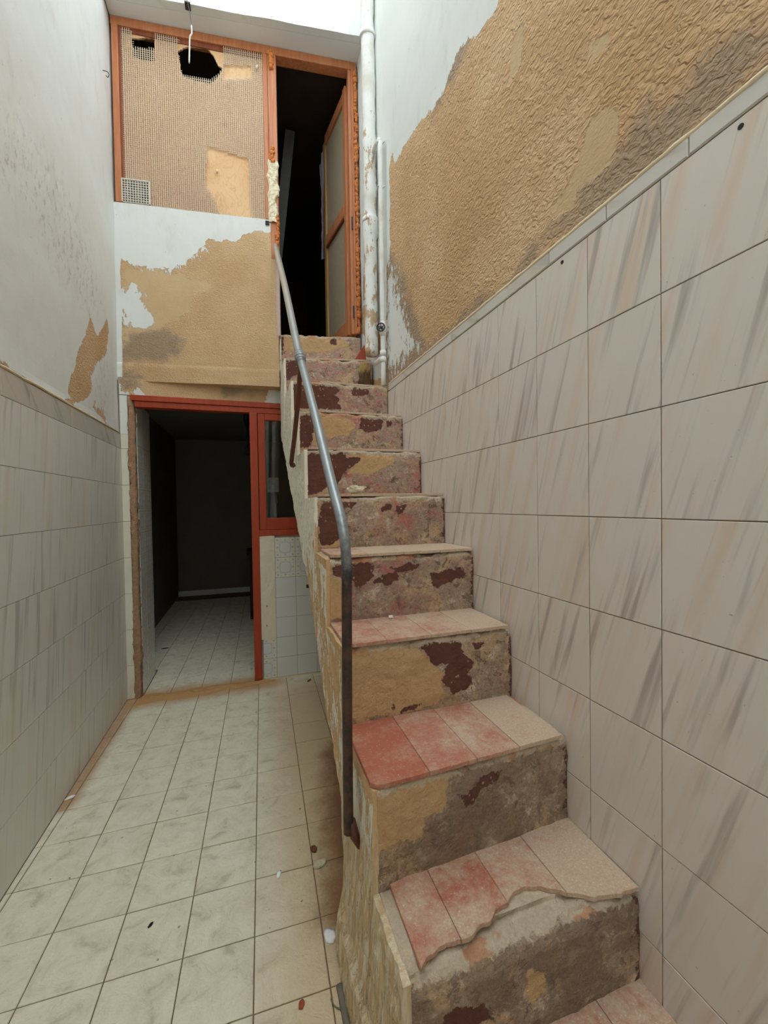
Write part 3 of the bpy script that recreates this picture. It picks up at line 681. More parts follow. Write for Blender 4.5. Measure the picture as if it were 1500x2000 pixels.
# reveal: wall thickness to the left of the door, with small glazed tiles
XV = -.735
MB().box((-.98, YB + .012, 0), (XV - .004, 3.63, 2.13)).build('reveal', M['roomwall'], wlow)
S15 = .152
tp = tile_mesh('glazed_tile', [(-S15 / 2 + .001, -S15 / 2 + .001), (S15 / 2 - .001, -S15 / 2 + .001), (S15 / 2 - .001, S15 / 2 - .001), (-S15 / 2 + .001, S15 / 2 - .001)], .005, .0012, M['printtile'])
tw_ = tile_mesh('glazed_tile', [(-S15 / 2 + .001, -S15 / 2 + .001), (S15 / 2 - .001, -S15 / 2 + .001), (S15 / 2 - .001, S15 / 2 - .001), (-S15 / 2 + .001, S15 / 2 - .001)], .005, .0012, M['whitetile'])
zr0 = 1.745
for c in range(3):
    y0 = YB + .05 + c * S15
    wfrac = S15 if c < 2 else .08
    for r in range(-2, 12):
        z1 = zr0 - r * S15; z0 = max(z1 - S15, .003)
        if z0 > 2.06 or z1 < .02: continue
        z1 = min(z1, 2.06)
        m_ = tp if r >= 0 else tw_
        hz = (z1 - z0)
        if hz < S15 - .002 or wfrac < S15:
            base_c = zr0 - r * S15 - S15 / 2
            m_ = tile_mesh('glazed_tile', clip_poly([(-S15 / 2 + .001, -S15 / 2 + .001), (S15 / 2 - .001, -S15 / 2 + .001), (S15 / 2 - .001, S15 / 2 - .001), (-S15 / 2 + .001, S15 / 2 - .001)], -9, -S15 / 2 + wfrac - .001, z0 - base_c, z1 - base_c), .005, .0012, M['printtile'] if r >= 0 else M['whitetile'])
        o = obj('glazed_tile', m_, wlow); frame(o, (XV, y0 + S15 / 2, zr0 - r * S15 - S15 / 2), (0, 1, 0), (0, 0, 1))
# glazed tiles under the window
x0t = .173
for c in range(3):
    for r in range(7):
        zc = 1.072 - S15 * r - S15 / 2
        o = obj('glazed_tile', tp if r < 2 else tw_, wlow); frame(o, (x0t + c * S15 + S15 / 2, YB - .002, zc), (1, 0, 0), (0, 0, 1))
        o.matrix_basis = o.matrix_basis @ Matrix.Rotation(random.gauss(0, .004), 4, 'X') @ Matrix.Rotation(random.gauss(0, .004), 4, 'Y')
for r in (5, 6):
    zc = 1.072 - S15 * r - S15 / 2
    o = obj('glazed_tile', tile_mesh('glazed_tile', clip_poly([(-S15 / 2 + .001, -S15 / 2 + .001), (S15 / 2 - .001, -S15 / 2 + .001), (S15 / 2 - .001, S15 / 2 - .001), (-S15 / 2 + .001, S15 / 2 - .001)], -.020, 9, -9, 9), .005, .0012, M['printtile']), wlow)
    frame(o, (x0t - S15 / 2, YB - .002, zc), (1, 0, 0), (0, 0, 1))
st, uv, _ = grid_slab('plaster_strip', hw, np.arange(.064, .1725, .009), np.arange(.309, 1.092, .012), .004, mat_plain('cream_plaster', L(224, 214, 190), .9, .2, .08, 14, .5, .006), wlow, disp=lambda a, b, p: .004 * mn.fractal(Vector((a * 12, b * 8, 2)), .8, 2, 4))
for px, py, w_, h_ in ((521, 1184, .010, .045), (521, 1222, .008, .03)):
    P = on_back(px, py); mb = MB(); mb.tube([P + np.array([0, -.001, -h_ / 2]), P + np.array([.002, -.003, 0]), P + np.array([-.001, -.001, h_ / 2])], [.001, w_ / 2, .001], 6, jit=.5); mb.build('gouge', M['brownflake'], wlow)
P = on_back(601, 1145); MB().box((P[0] - .012, YB - .009, P[2] - .012), (P[0] + .02, YB, P[2] + .014)).build('metal_bracket', M['darkmetal'], wlow)
MB().box((.05, YB - .012, 0), (.6, YB + .002, .006)).build('mortar_edge', M['caulk'], wlow)

# ------------------------------------------------------------------ red joinery: door frame and fixed window
d1 = MB()
d1.box((-.757, YB - .012, 2.045), (.62, YB + .07, 2.083))
dr = d1.build('door_1', M['redwood'], None, kind='structure', bevel=.003)
MB().box((-.735, YB - .002, 2.004), (.62, YB + .065, 2.045)).build('door_head', M['redwood'], dr, bevel=.003)
MB().box((.010, YB - .010, .004), (.064, YB + .07, 2.004)).build('mullion', M['redwood'], dr, bevel=.003)
MB().box((.008, YB - .012, .0), (.066, YB + .04, .022)).build('worn_foot', M['darkwood'], dr, bevel=.002)
w1 = MB(); w1.box((.064, YB - .008, 1.088), (.62, YB + .07, 1.132)); wi = w1.build('window_1', M['redwood'], None, kind='structure', bevel=.003)
MB().box((.068, YB + .0, 1.134), (.118, YB + .05, 2.002)).build('sash_stile', M['redwood'], wi, bevel=.003)
MB().box((.56, YB + .0, 1.134), (.61, YB + .05, 2.002)).build('sash_stile', M['redwood'], wi, bevel=.003)
MB().box((.118, YB + .0, 1.134), (.56, YB + .05, 1.222)).build('sash_rail', M['redwood'], wi, bevel=.003)
MB().box((.118, YB + .0, 1.955), (.56, YB + .05, 2.002)).build('sash_rail', M['redwood'], wi, bevel=.003)
MB().box((.116, YB + .022, 1.22), (.562, YB + .027, 1.957)).build('pane', M['glass'], wi)

# ------------------------------------------------------------------ floor
FA, FX0, FY0 = -.0265, -.0072, 1.4945
fl = MB(); fl.box((XL - .01, -1.75, -.08), (.90, YB + .02, -.004)); fl.box((-1.2, YB + .02, -.08), (2.2, 6.75, -.004))
flo = fl.build('floor', mat_plain('floor_grout', L(120, 102, 80), .95, .1, .25, 30, .3), None, kind='structure')
c_, s_ = math.cos(FA), math.sin(FA); G = .2; g = .0016
sq = [(-G / 2 + g, -G / 2 + g), (G / 2 - g, -G / 2 + g), (G / 2 - g, G / 2 - g), (-G / 2 + g, G / 2 - g)]
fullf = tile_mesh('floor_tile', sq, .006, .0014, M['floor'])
def floor_tile(j, i, x0, x1, y0, y1):
    a, b = G * (j + .5), -G * (i - 5 + .5)
    X, Y = FX0 + a * c_ - b * s_, FY0 + a * s_ + b * c_
    W = [(X + p[0] * c_ - p[1] * s_, Y + p[0] * s_ + p[1] * c_) for p in sq]
    C = clip_poly(W, x0, x1, y0, y1)
    if len(C) < 3 or area(C) < .0003: return
    if abs(area(C) - area(W)) < 1e-7: m_ = fullf
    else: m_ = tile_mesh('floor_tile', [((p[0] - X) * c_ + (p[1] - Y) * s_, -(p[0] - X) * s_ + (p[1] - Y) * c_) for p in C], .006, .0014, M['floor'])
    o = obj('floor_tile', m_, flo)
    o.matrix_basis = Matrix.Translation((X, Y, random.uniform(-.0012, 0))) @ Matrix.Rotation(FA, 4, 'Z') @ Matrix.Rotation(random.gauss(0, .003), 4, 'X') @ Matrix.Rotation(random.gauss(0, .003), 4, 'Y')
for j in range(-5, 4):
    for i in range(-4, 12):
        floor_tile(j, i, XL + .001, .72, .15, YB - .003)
for j in range(-6, 3):                                             # seen through the doorway
    for i in range(-19, -2):
        if j == 1 and i > -6: continue
        floor_tile(j, i, XV + .003 if i > -7 else -1.015, .62, YB + .004 if j < 0 else YB + .075, 6.62)
for i in range(-4, -1):
    for j in range(0, 3): pass

# ------------------------------------------------------------------ the dark rooms behind
MB().box((-1.12, 3.63, 0), (-1.02, 6.75, 2.4)).build('wall_room_left', M['roomwall'], None, kind='structure')
rb = MB().box((-1.12, 6.65, 0), (2.2, 6.75, 2.4)).build('wall_room_back', M['roomwall'], None, kind='structure')
MB().box((-1.02, 6.628, .0), (2.1, 6.65, .075)).build('skirting', M['whitetile'], rb)
MB().box((2.1, 3.31, 0), (2.2, 6.65, 2.4)).build('wall_room_right', M['roomwall'], None, kind='structure')
MB().box((.86, YB, 0), (2.2, 3.31, 2.4)).build('wall_room_front', M['roomwall'], None, kind='structure')
MB().box((-1.12, YB + .1, 2.31), (2.2, 6.75, 2.54)).build('ceiling_room', M['roomceil'], None, kind='structure')
uf = MB(); uf.hexa([upP(-.02, 2.54, .13), upP(1.68, 2.54, .13), (1.0, 6.2, 2.54), (-.95, 6.2, 2.54), upP(-.02, 2.585, .13), upP(1.68, 2.585, .13), (1.0, 6.2, 2.585), (-.95, 6.2, 2.585)])
uf.build('floor_upper', M['dark'], None, kind='structure')
MB().box((-.98, 3.32, 2.585), (-.88, 6.2, 4.9)).build('wall_upper_left', M['dark'], None, kind='structure')
MB().box((.86, 3.12, 2.585), (1.0, 6.2, 4.9)).build('wall_upper_right', M['dark'], None, kind='structure')
wub = MB().box((-.98, 6.1, 2.585), (1.08, 6.2, 4.9)).build('wall_upper_back', M['dark'], None, kind='structure')
MB().hexa([(-.98, 3.32, 4.62), (.86, 3.11, 4.62), (1.08, 6.2, 4.62), (-.98, 6.2, 4.62), (-.98, 3.32, 4.8), (.86, 3.11, 4.8), (1.08, 6.2, 4.8), (-.98, 6.2, 4.8)]).build('ceiling_upper', M['dark'], None, kind='structure')
for r in range(3):                                                 # a few pale blocks low on the far wall
    for c in range(4):
        x = -.35 + c * .42 + (.2 if r % 2 else 0)
        o = MB().box((x, 6.08, 2.9 + r * .2), (x + .405, 6.1, 3.09 + r * .2)).build('block', M['breeze'], wub, bevel=.006)
# leaning pole in the upper room
a_, b_ = hit(580, 126, (0, 1, 0), 3.75), hit(558, 340, (0, 1, 0), 3.75); d_ = (a_ - b_) / (a_[2] - b_[2])
pb, ptp = b_ + d_ * (2.585 - b_[2]), b_ + d_ * (4.6 - b_[2])
pt = empty('wooden_pole', (pb[0], 3.75, 2.585)); tag(pt, 'tall grey pole leaning in the dark room behind the upper doorway', 'pole')
def pole(P0, P1, r0): return MB().hexa([(P[0] + sx * r0, P[1] + sy * r0, P[2]) for P in (P0, P1) for sx, sy in ((-1, -1), (1, -1), (1, 1), (-1, 1))])
sub(pole(pb, ptp, .042).build('shaft', M['soot2'], None, bevel=.004), pt)
sub(pole(pb, pb + d_ * .06, .047).build('foot', M['soot2'], None), pt)
# unseen light well wall behind the viewer, placed and sized to limit front light
MB().box((XL - .1, -2.1, 0), (1.0, -2.0, 6.1)).build('wall_front', mat_plain('pale_wall', L(214, 210, 198), .9, .2, .05, 4, .2), None, kind='structure')

# ------------------------------------------------------------------ boarded window and upper doorway (one skewed frame)
sL, sB = upS(218, 200)[0], upS(240, 300)[0]; sM0, sM1 = upS(515, 250)[0], upS(541, 250)[0]; sR0, sR1 = upS(682, 350)[0], upS(699, 350)[0]
w2 = MB(); w2.upbox(-.002, sR1, 4.555, 4.613, -.002, .075); win2 = w2.build('window_2', M['orangewood'], None, kind='structure', bevel=.004)
MB().upbox(.004, sB - .012, Zpan, 4.555, -.004, .075).build('stile', M['orangewood'], win2, bevel=.003)
MB().upbox(sB - .012, sB + .004, Zpan, 4.552, .002, .03).build('bead', M['darkwood'], win2, bevel=.002)
MB().upbox(sM0, sM0 + .032, Zpan, 4.555, .0, .07).build('stile', M['orangewood'], win2, bevel=.003)
rz0, rz1 = upS(278, 69, .012)[1], upS(390, 94, .012)[1]
MB().hexa([upP(sB, rz0, .011), upP(sM0, rz1, .011), upP(sM0, rz1, .016), upP(sB, rz0, .016), upP(sB, 4.556, .011), upP(sM0, 4.556, .011), upP(sM0, 4.556, .016), upP(sB, 4.556, .016)]).build('rail', M['darkwood'], win2)
# plywood with two broken holes
def ply():
    bm = bmesh.new()
    def loop(pts):
        vs = [bm.verts.new(upP(a, b, .022)) for a, b in pts]
        for k in range(len(vs)): bm.edges.new((vs[k], vs[(k + 1) % len(vs)]))
    z_ = lambda pts: [upS(190 + a * .2, b * .2, .022) for a, b in pts]
    def rag(pts, amp=.006, m=5):
        out = []
        for k in range(len(pts)):
            a, b = np.array(pts[k]), np.array(pts[(k + 1) % len(pts)])
            for q in range(m):
                t = q / m; out.append(tuple(a + (b - a) * t + np.array([random.uniform(-amp, amp), random.uniform(-amp, amp)])))
        return out
    loop([(sB - .01, Zpan), (sM0 + .01, Zpan), (sM0 + .01, 4.55), (sB - .01, 4.55)])
    loop(rag(z_([(335, 385), (440, 378), (520, 372), (562, 388), (566, 600), (460, 600), (352, 560)]), .004))
    loop(rag(z_([(790, 515), (860, 470), (940, 460), (1080, 480), (1140, 560), (1180, 640), (1215, 670), (1210, 720), (1180, 770), (1110, 830), (960, 795), (835, 765), (800, 600)]), .004))
    bmesh.ops.triangle_fill(bm, use_beauty=True, use_dissolve=False, edges=bm.edges[:], normal=Vector((-UN[0], -UN[1], 0)))
    me = bpy.data.meshes.new('plywood_panel'); bm.to_mesh(me); bm.free(); me.materials.append(M['plywood']); return me
po = obj('plywood_panel', ply(), win2); md = po.modifiers.new('s', 'SOLIDIFY'); md.thickness = .010; md.offset = 0
# wire mesh, one joined part, cut away at the holes
cut = [[(325, 262), (562, 300), (566, 480), (345, 470)], [(785, 330), (1225, 400), (1225, 500), (1215, 690), (1115, 785), (820, 735), (785, 520)], [(1230, 640), (1500, 650), (1500, 760), (1225, 770)], [(1080, 1430), (1480, 1560), (1500, 2400), (1440, 2700), (1120, 1900), (1050, 1800)]]
cutU = [[upS(190 + a * .2, b * .2, .006) for a, b in c] for c in cut]
wm = MB()
def wires(vertical):
    pitch = .0135; lo, hi = (sB + .002, sM0 - .002) if vertical else (Zpan + .004, 4.552)
    a = lo
    while a < hi:
        b0, b1 = (Zpan + .002, 4.553) if vertical else (sB, sM0)
        ts = np.arange(b0, b1, .012)
        pts = np.array([(a, t) if vertical else (t, a) for t in ts]); k = sdfs(pts, cutU) < 0
        if not vertical: k &= np.array([mn.noise(Vector((p[0] * 4, p[1] * 4, 1.))) > -.25 or True for p in pts])
        i = 0
        while i < len(ts):
            if not k[i]: i += 1; continue
            j = i
            while j + 1 < len(ts) and k[j + 1]: j += 1
            t0, t1 = ts[i], ts[j] + .012
            h = .0021
            if vertical: wm.upbox(a - h, a + h, t0, min(t1, b1), .004, .0065)
            else: wm.upbox(t0, min(t1, b1), a - h * .8, a + h * .5, .0065, .009)
            i = j + 1
        a += pitch * random.uniform(.94, 1.06)
wires(True); wires(False)
wm.build('wire_mesh', M['wire'], win2, kind='stuff')
# small plastic vent at the lower corner
va, vb = upS(238, 352), upS(291, 398); vm = MB()
v0, v1, z0, z1 = upS(239, 370, .0)[0], upS(291, 370, .0)[0], Zpan + .004, upS(260, 353, .0)[1]
for k in range(11):
    t = v0 + (v1 - v0) * k / 10; vm.upbox(t - .0022, t + .0022, z0, z1, -.004, .002)
for k in range(10):
    t = z0 + (z1 - z0) * k / 9; vm.upbox(v0, v1, t - .0022, t + .0022, -.003, .003)
vm.upbox(v0 - .004, v1 + .004, z1, z1 + .008, -.006, .003); vm.upbox(v1, v1 + .008, z0, z1 + .008, -.006, .003); vm.upbox(v0 - .004, v0 + .003, z0, z1, -.006, .003)
vent = vm.build('vent_grille', M['vent'], win2)
MB().upbox(v0, v1, z0, z1, .0092, .0105).build('vent_back', M['darkmetal'], win2)
for px, py, r in ((423, 334, .013), (501, 132, .017)):
    P = on_up(px, py, .004); mb = MB(); mb.tube([P + np.array([0, .006, -r]), P + np.array([0, -.004, -r * .4]), P + np.array([.004, -.004, r * .4]), P + np.array([0, .006, r])], [.002, r * .55, r * .5, .002], 8, jit=.4); mb.build('filler_blob', M['paper'], win2, True)

# upper doorway: posts, foam, torn plaster, inward leaf
d2 = MB(); d2.upbox(sM0 + .034, sM1, 3.10, 4.555, -.002, .08); do2 = d2.build('door_2', M['orangewood'], None, kind='structure', bevel=.003)
MB().upbox(sR0, sR0 + .024, Zsill, 4.555, .004, .085).build('door_post', M['orangewood'], do2, bevel=.003)
MB().upbox(sR0 + .024, sR1 - .022, Zsill, 4.555, -.004, .08).build('door_post', M['orangewood'], do2, bevel=.003)
for zz in (3.38, 2.72): MB().upbox(sR0 + .012, sR0 + .024, zz, zz + .09, -.004, .006).build('hinge', M['darkmetal'], do2)
# reveal below the panel: painted side of the wall end
MB().upbox(SDL - .012, SDL + .014, 2.55, 3.12, -.003, .1).build('reveal', mat_plain('pinkish_plaster', L(196, 176, 164), .9, .2, .15, 20, .5), do2)
def lumps(pts, r0, mat, name, parent, seed, n=10):
    mb = MB()
    for k in range(len(pts)):
        p = Vector(pts[k]); r = r0 * random.uniform(.6, 1.2); ob = bmesh.new(); bmesh.ops.create_icosphere(ob, subdivisions=2, radius=1)
        vs = []
        for q in ob.verts:
            d = q.co.copy(); s = 1 + .45 * mn.fractal(d * 1.8 + Vector((seed + k * 3.1, k, 0)), .8, 2, 3)
            vs.append(p + Vector((d.x * r * s, d.y * r * s, d.z * r * s * 1.25)))
        mb.add(vs, [tuple(x.index for x in fc.verts) for fc in ob.faces]); ob.free()
    return mb.build(name, mat, parent, True)
pts = []
z = Zsill + .02
while z < 4.56:
    pts.append(upP(sR1 - .010 + random.uniform(-.005, .004), z, -.008 + random.uniform(-.004, .006))); z += random.uniform(.013, .024)
lumps(pts, .015, M['foam'], 'foam_bead', do2, 3)
pts = [upP(sM0 + .06 + random.uniform(-.014, .014), z, -.006) for z in np.arange(4.46, 4.575, .016)] + [upP(sM0 + .055 + random.uniform(-.016, .016), z, -.006) for z in np.arange(3.79, 3.90, .014)]
lumps(pts, .016, M['foam'], 'foam_patch', do2, 9)
pts = [upP(SDL + .004 + random.uniform(-.008, .008), z, -.002) for z in np.arange(3.20, 3.42, .014)]
lumps(pts, .013, M['foam'], 'foam_patch', do2, 11)
# torn plaster strip over the middle post
def torn():
    n, mz = 9, 60; v = []; f = []
    for j in range(mz):
        t = j / (mz - 1); z = 3.36 + (3.80 - 3.36) * t
        w0 = upS(524, 400)[0] + .010 * mn.fractal(Vector((z * 14, 0, 0)), .8, 2, 3); w1 = upS(543.5 - 2.5 * (1 - t), 350)[0] + .020 * mn.fractal(Vector((z * 11, 5, 0)), .8, 2, 4)
        for i in range(n):
            a = w0 + (w1 - w0) * i / (n - 1); e = .010 + .008 * mn.fractal(Vector((a * 40, z * 22, 0)), .8, 2, 4)
            if i in (0, n - 1): e = .0
            v.append(upP(a, z, -.004 - e))
    f = [(j * n + i, j * n + i + 1, (j + 1) * n + i + 1, (j + 1) * n + i) for j in range(mz - 1) for i in range(n - 1)]
    return mesh('torn_plaster', v, f, M['paper'])
obj('torn_plaster', torn(), do2)
# the door leaf: opens inwards, hinged on the far post
H0 = np.array([.765, 3.10]); dv = np.array([.683, 3.60]) - H0; Wd = float(np.linalg.norm(dv)); dv /= Wd; nv_ = np.array([-dv[1], dv[0]]) * 1.0
if nv_[0] > 0: nv_ = -nv_
def lf(a, z, o): q = H0 + dv * a + nv_ * o; return (q[0], q[1], z)
def lbox(a0, a1, z0, z1, o0, o1): return MB().hexa([lf(a0, z0, o0), lf(a1, z0, o0), lf(a1, z0, o1), lf(a0, z0, o1), lf(a0, z1, o0), lf(a1, z1, o0), lf(a1, z1, o1), lf(a0, z1, o1)])
leaf = lbox(.0, .05, 2.62, 4.50, -.018, .018).build('door_leaf', M['orangewood'], do2, bevel=.003)
lbox(Wd - .05, Wd, 2.62, 4.44, -.018, .018).build('leaf_stile', M['ochrewood'], leaf, bevel=.003)
lbox(.05, Wd - .05, 3.55, 3.64, -.018, .018).build('leaf_rail', M['orangewood'], leaf, bevel=.003)
lbox(.05, Wd - .05, 3.53, 3.549, -.018, .022).build('leaf_rail', M['darkwood'], leaf)
lbox(.05, Wd - .05, 2.62, 2.74, -.018, .018).build('leaf_rail', M['orangewood'], leaf, bevel=.003)
lbox(.05, Wd - .05, 4.40, 4.48, -.018, .018).build('leaf_rail', M['orangewood'], leaf, bevel=.003)
lbox(.05, Wd - .05, 2.74, 3.53, -.004, .004).build('leaf_panel', M['doormesh'], leaf)
lbox(.05, Wd - .05, 3.64, 4.40, -.004, .004).build('leaf_panel', M['doormesh'], leaf)
# loose pale cloth / paint skin hanging over the free edge of the leaf
v = []; nz = 40
for j in range(nz):
    z = 3.46 + (4.36 - 3.46) * j / (nz - 1); wv = .012 * mn.noise(Vector((z * 5, 0, 0)))
    for i in range(6):
        a = Wd - .04 + i * .012 + wv; v.append(lf(a, z - .1 * i / 6 * (j / nz), .024 + .018 * math.sin(i * .8 + z * 3) ** 2 + .006 * mn.noise(Vector((z * 14, i, 0)))))
f = [(j * 6 + i, j * 6 + i + 1, (j + 1) * 6 + i + 1, (j + 1) * 6 + i) for j in range(nz - 1) for i in range(5)]
obj('loose_skin', mesh('loose_skin', v, f, M['clothgrey'], True), leaf)

# ------------------------------------------------------------------ staircase
ZS = {1: .165, 2: .392, 3: .642, 4: .888, 5: 1.130, 6: 1.358, 7: 1.588, 8: 1.822, 9: 2.052, 10: 2.318, 11: 2.592}
YS = {1: .46, 2: .728, 3: .955, 4: 1.212, 5: 1.457, 6: 1.695, 7: 1.948, 8: 2.195, 9: 2.440, 10: 2.745, 11: 3.020, 12: 3.25}
skew = {11: -.118, 10: -.10, 3: .03}
stair = empty('staircase', (.55, 1.9, 0))
tag(stair, 'steep narrow worn masonry staircase with peeling paint climbing beside the tiled wall', 'staircase')
BR, OC, PK = {}, {}, {}
zf = lambda ox, oy, s, pts: [(ox + a * s, oy + b * s) for a, b in pts]
A_ = lambda pts: zf(540, 600, .2, pts); B_ = lambda pts: zf(560, 880, .2, pts); C_ = lambda pts: zf(560, 1180, .5067, pts); D_ = lambda pts: zf(620, 1340, .2, pts)
OC[11] = [A_([(75, 215), (70, 430), (330, 450), (500, 430), (720, 380), (640, 300), (520, 255), (300, 235)])]
BR[11] = [A_([(38, 190), (78, 212), (60, 470), (45, 470)]), A_([(520, 350), (560, 280), (590, 330), (590, 375), (540, 370)])]
BR[10] = [A_([(90, 440), (210, 470), (220, 560), (205, 650), (90, 730)]), A_([(930, 480), (1055, 500), (1055, 740), (960, 690)])]
BR[9] = [A_([(150, 690), (290, 720), (360, 750), (570, 760), (610, 810), (570, 860), (630, 900), (600, 940), (650, 995), (430, 990), (240, 980), (160, 1005)]), A_([(740, 780), (840, 760), (910, 790), (900, 850), (800, 870), (740, 860)])]
BR[8] = [A_([(240, 995), (370, 1005), (385, 1110), (350, 1250), (335, 1370), (215, 1365)]), A_([(820, 1085), (1000, 1070), (1050, 1110), (1020, 1180), (900, 1230), (810, 1190)]), A_([(1060, 1110), (1130, 1100), (1140, 1160), (1080, 1160)])]
OC[8] = [A_([(400, 1010), (640, 1050), (790, 1150), (700, 1250), (450, 1290), (340, 1390), (345, 1280)])]
BR[7] = [B_([(190, 0), (585, 10), (575, 60), (720, 70), (700, 120), (600, 190), (545, 240), (500, 330), (420, 345), (300, 410), (195, 440)])]
OC[7] = [B_([(590, 20), (1060, 20), (1040, 140), (800, 240), (600, 230), (640, 120)])]
BR[6] = [B_([(345, 490), (500, 480), (680, 505), (640, 560), (530, 560), (510, 640), (470, 680), (520, 760), (520, 860), (440, 920), (330, 920), (312, 760), (335, 600)]), B_([(880, 600), (990, 520), (1050, 540), (1180, 530), (1120, 620), (1090, 640), (1060, 560), (990, 580)])]
OC[6] = [B_([(275, 480), (340, 480), (320, 700), (330, 945), (600, 950), (570, 720), (480, 680), (520, 640)])]
BR[5] = [B_([(440, 1140), (520, 1100), (720, 1080), (830, 1120), (850, 1220), (770, 1310), (710, 1350), (600, 1250), (470, 1230)]), B_([(850, 1290), (960, 1200), (1080, 1180), (1090, 1250), (1000, 1310)]), B_([(1020, 1150), (1200, 1090), (1300, 1120), (1200, 1180), (1080, 1200)]), [(842, 1120), (900, 1108), (915, 1125), (880, 1135), (845, 1150)]]
OC[5] = [B_([(350, 1080), (450, 1090), (440, 1250), (600, 1260), (610, 1640), (420, 1640), (380, 1300)])]
BR[4] = [C_([(510, 152), (600, 145), (665, 140), (680, 190), (722, 222), (700, 275), (725, 310), (640, 345), (600, 290), (620, 230), (570, 235)]), C_([(720, 150), (760, 145), (750, 170), (725, 172)]), C_([(440, 405), (520, 380), (500, 400), (440, 420)]), C_([(400, 380), (415, 378), (415, 405), (402, 405)])]
OC[4] = [C_([(180, 190), (280, 150), (510, 160), (560, 240), (610, 260), (600, 310), (625, 350), (560, 395), (280, 455), (200, 400)])]
BR[3] = [C_([(655, 735), (690, 735), (740, 680), (800, 645), (825, 645), (815, 675), (745, 705), (720, 765), (690, 780)]), C_([(640, 625), (720, 605), (830, 580), (820, 600), (700, 625), (640, 640)])]
OC[3] = [C_([(330, 670), (480, 660), (640, 650), (610, 720), (620, 780), (530, 830), (520, 900), (340, 960)])]
BR[2] = [C_([(620, 1560), (760, 1540), (800, 1600), (700, 1640), (600, 1640)])]
OC[2] = [C_([(930, 1420), (1000, 1400), (1000, 1500), (950, 1540), (920, 1480)]), C_([(500, 1350), (560, 1340), (540, 1400), (510, 1440)])]
GR = {1: 1., 2: 1.45, 3: 1.1, 4: .6, 5: .6, 6: .45, 7: .3, 8: .2, 9: .2, 10: .1, 11: .0}  # strongest on the low steps: dirt plus painted shade
PK = {1: .3, 2: .3, 3: .25, 4: .4, 5: .9, 6: .9, 7: .9, 8: 1., 9: 1., 10: 1.6, 11: 1.2}
steps = {}
def yoff(k, X): return skew.get(k, 0.) * (X - .84) / .6 if k != 3 else skew[3] * (X - .84) / .6
def step_mesh(k):
    y0, z1 = YS[k], ZS[k]; zb = ZS.get(k - 1, 0.) - .012; y1 = YS[k + 1] + .03
    top = z1 - .011; rn = .012 if k != 2 else .03
    if k in (5, 4): rn = .018
    prof = []                                                      # (dy, z) from the foot of the riser to the back of the tread
    nr = 34
    for i in range(nr): prof.append((0., zb + (top - rn - zb) * i / (nr - 1)))
    for i in range(1, 7): a = math.pi / 2 * i / 6; prof.append((rn - rn * math.cos(a), top - rn + rn * math.sin(a)))
    for i in range(1, 16): prof.append((rn + (y1 - y0 - rn) * i / 15, top))
    nx = 84; xl, xr_ = xs(y0) + .004, xr(y0) - .0015
    v = []; yz = []
    for (dy, z) in prof:
        for i in range(nx):
            X = xl + (xr_ - xl) * i / (nx - 1)
            Y = y0 + dy + yoff(k, X) * (1 - min(1, dy / .15))
            q = Vector((X, Y, z)); ed = max(0, 1 - abs(top - z) / .05) * (1 if dy < .05 else 0)
            a = .0028 * mn.fractal(q * 26 + Vector((k, 0, 0)), .75, 2, 4) + .004 * mn.fractal(q * 6 + Vector((0, k, 0)), .8, 2, 2)
            w_ = ed * (.010 if k not in (2, 4, 5) else .016) * max(0, .2 + mn.fractal(q * 11 + Vector((k * 7, 3, 0)), .7, 2, 4))
            if k == 2:                                             # broken nosing of the big lower step
                w_ += ed * .020 * max(0, 1 - abs((X - .52) / .22))
            Y2 = Y + (w_ if dy < .06 else 0) - (a if dy < rn else 0)
            z2 = z - w_ * .7 + (a * .6 if dy >= rn else 0)
            v.append((X, Y2, z2)); yz.append((X, z, dy))
    npf = len(prof); f = [(j * nx + i, j * nx + i + 1, (j + 1) * nx + i + 1, (j + 1) * nx + i) for j in range(npf - 1) for i in range(nx - 1)]
    # close the ends and the back
    o = len(v); yb = y1
    v += [(xl, yb, zb), (xr_, yb, zb)]; yz += [(xl, zb, 1.), (xr_, zb, 1.)]
    f.append(tuple([o] + [j * nx for j in range(npf - 1, -1, -1)])); f.append(tuple([o + 1] + [j * nx + nx - 1 for j in range(npf)]))
    f.append((0, o, o + 1, nx - 1)[::1]); f.append(tuple([(npf - 1) * nx + i for i in range(nx)] + [o + 1, o]))
    me = mesh('step', v, f, M['riser'])
    yz = np.array(yz); uv = yz[:, :2]
    def pj(polys):
        out = []
        for p in polys:
            qs = []
            for x, y in p:
                P = hit(x, y, (0, 1, 0), y0)
                P = hit(x, y, (0, 1, 0), y0 + yoff(k, float(P[0]))); qs.append((float(P[0]), float(P[2])))
            out.append(qs)
        return out
    tr = yz[:, 2] > rn * 1.2
    b = sdfs(uv, pj(BR.get(k, []))); oc = sdfs(uv, pj(OC.get(k, [])))
    if k <= 8: b = np.maximum(b, np.where(xr(y0) - uv[:, 0] < .06, .004 - (xr(y0) - uv[:, 0]) * .6, -1))
    b[tr] = -1; oc[tr] = -1
    set_attr(me, 'brown', b); set_attr(me, 'och', oc)
    set_attr(me, 'edge', np.where(tr, .0, np.maximum(0, z1 - .011 - yz[:, 1]))); 
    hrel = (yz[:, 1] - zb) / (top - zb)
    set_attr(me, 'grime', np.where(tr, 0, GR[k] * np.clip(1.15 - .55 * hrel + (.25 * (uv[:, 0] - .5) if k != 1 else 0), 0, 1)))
    set_attr(me, 'pink', np.full(len(uv), PK[k]))
    return me
for k in range(1, 12):
    o = sub(obj('step', step_mesh(k)), stair); steps[k] = o
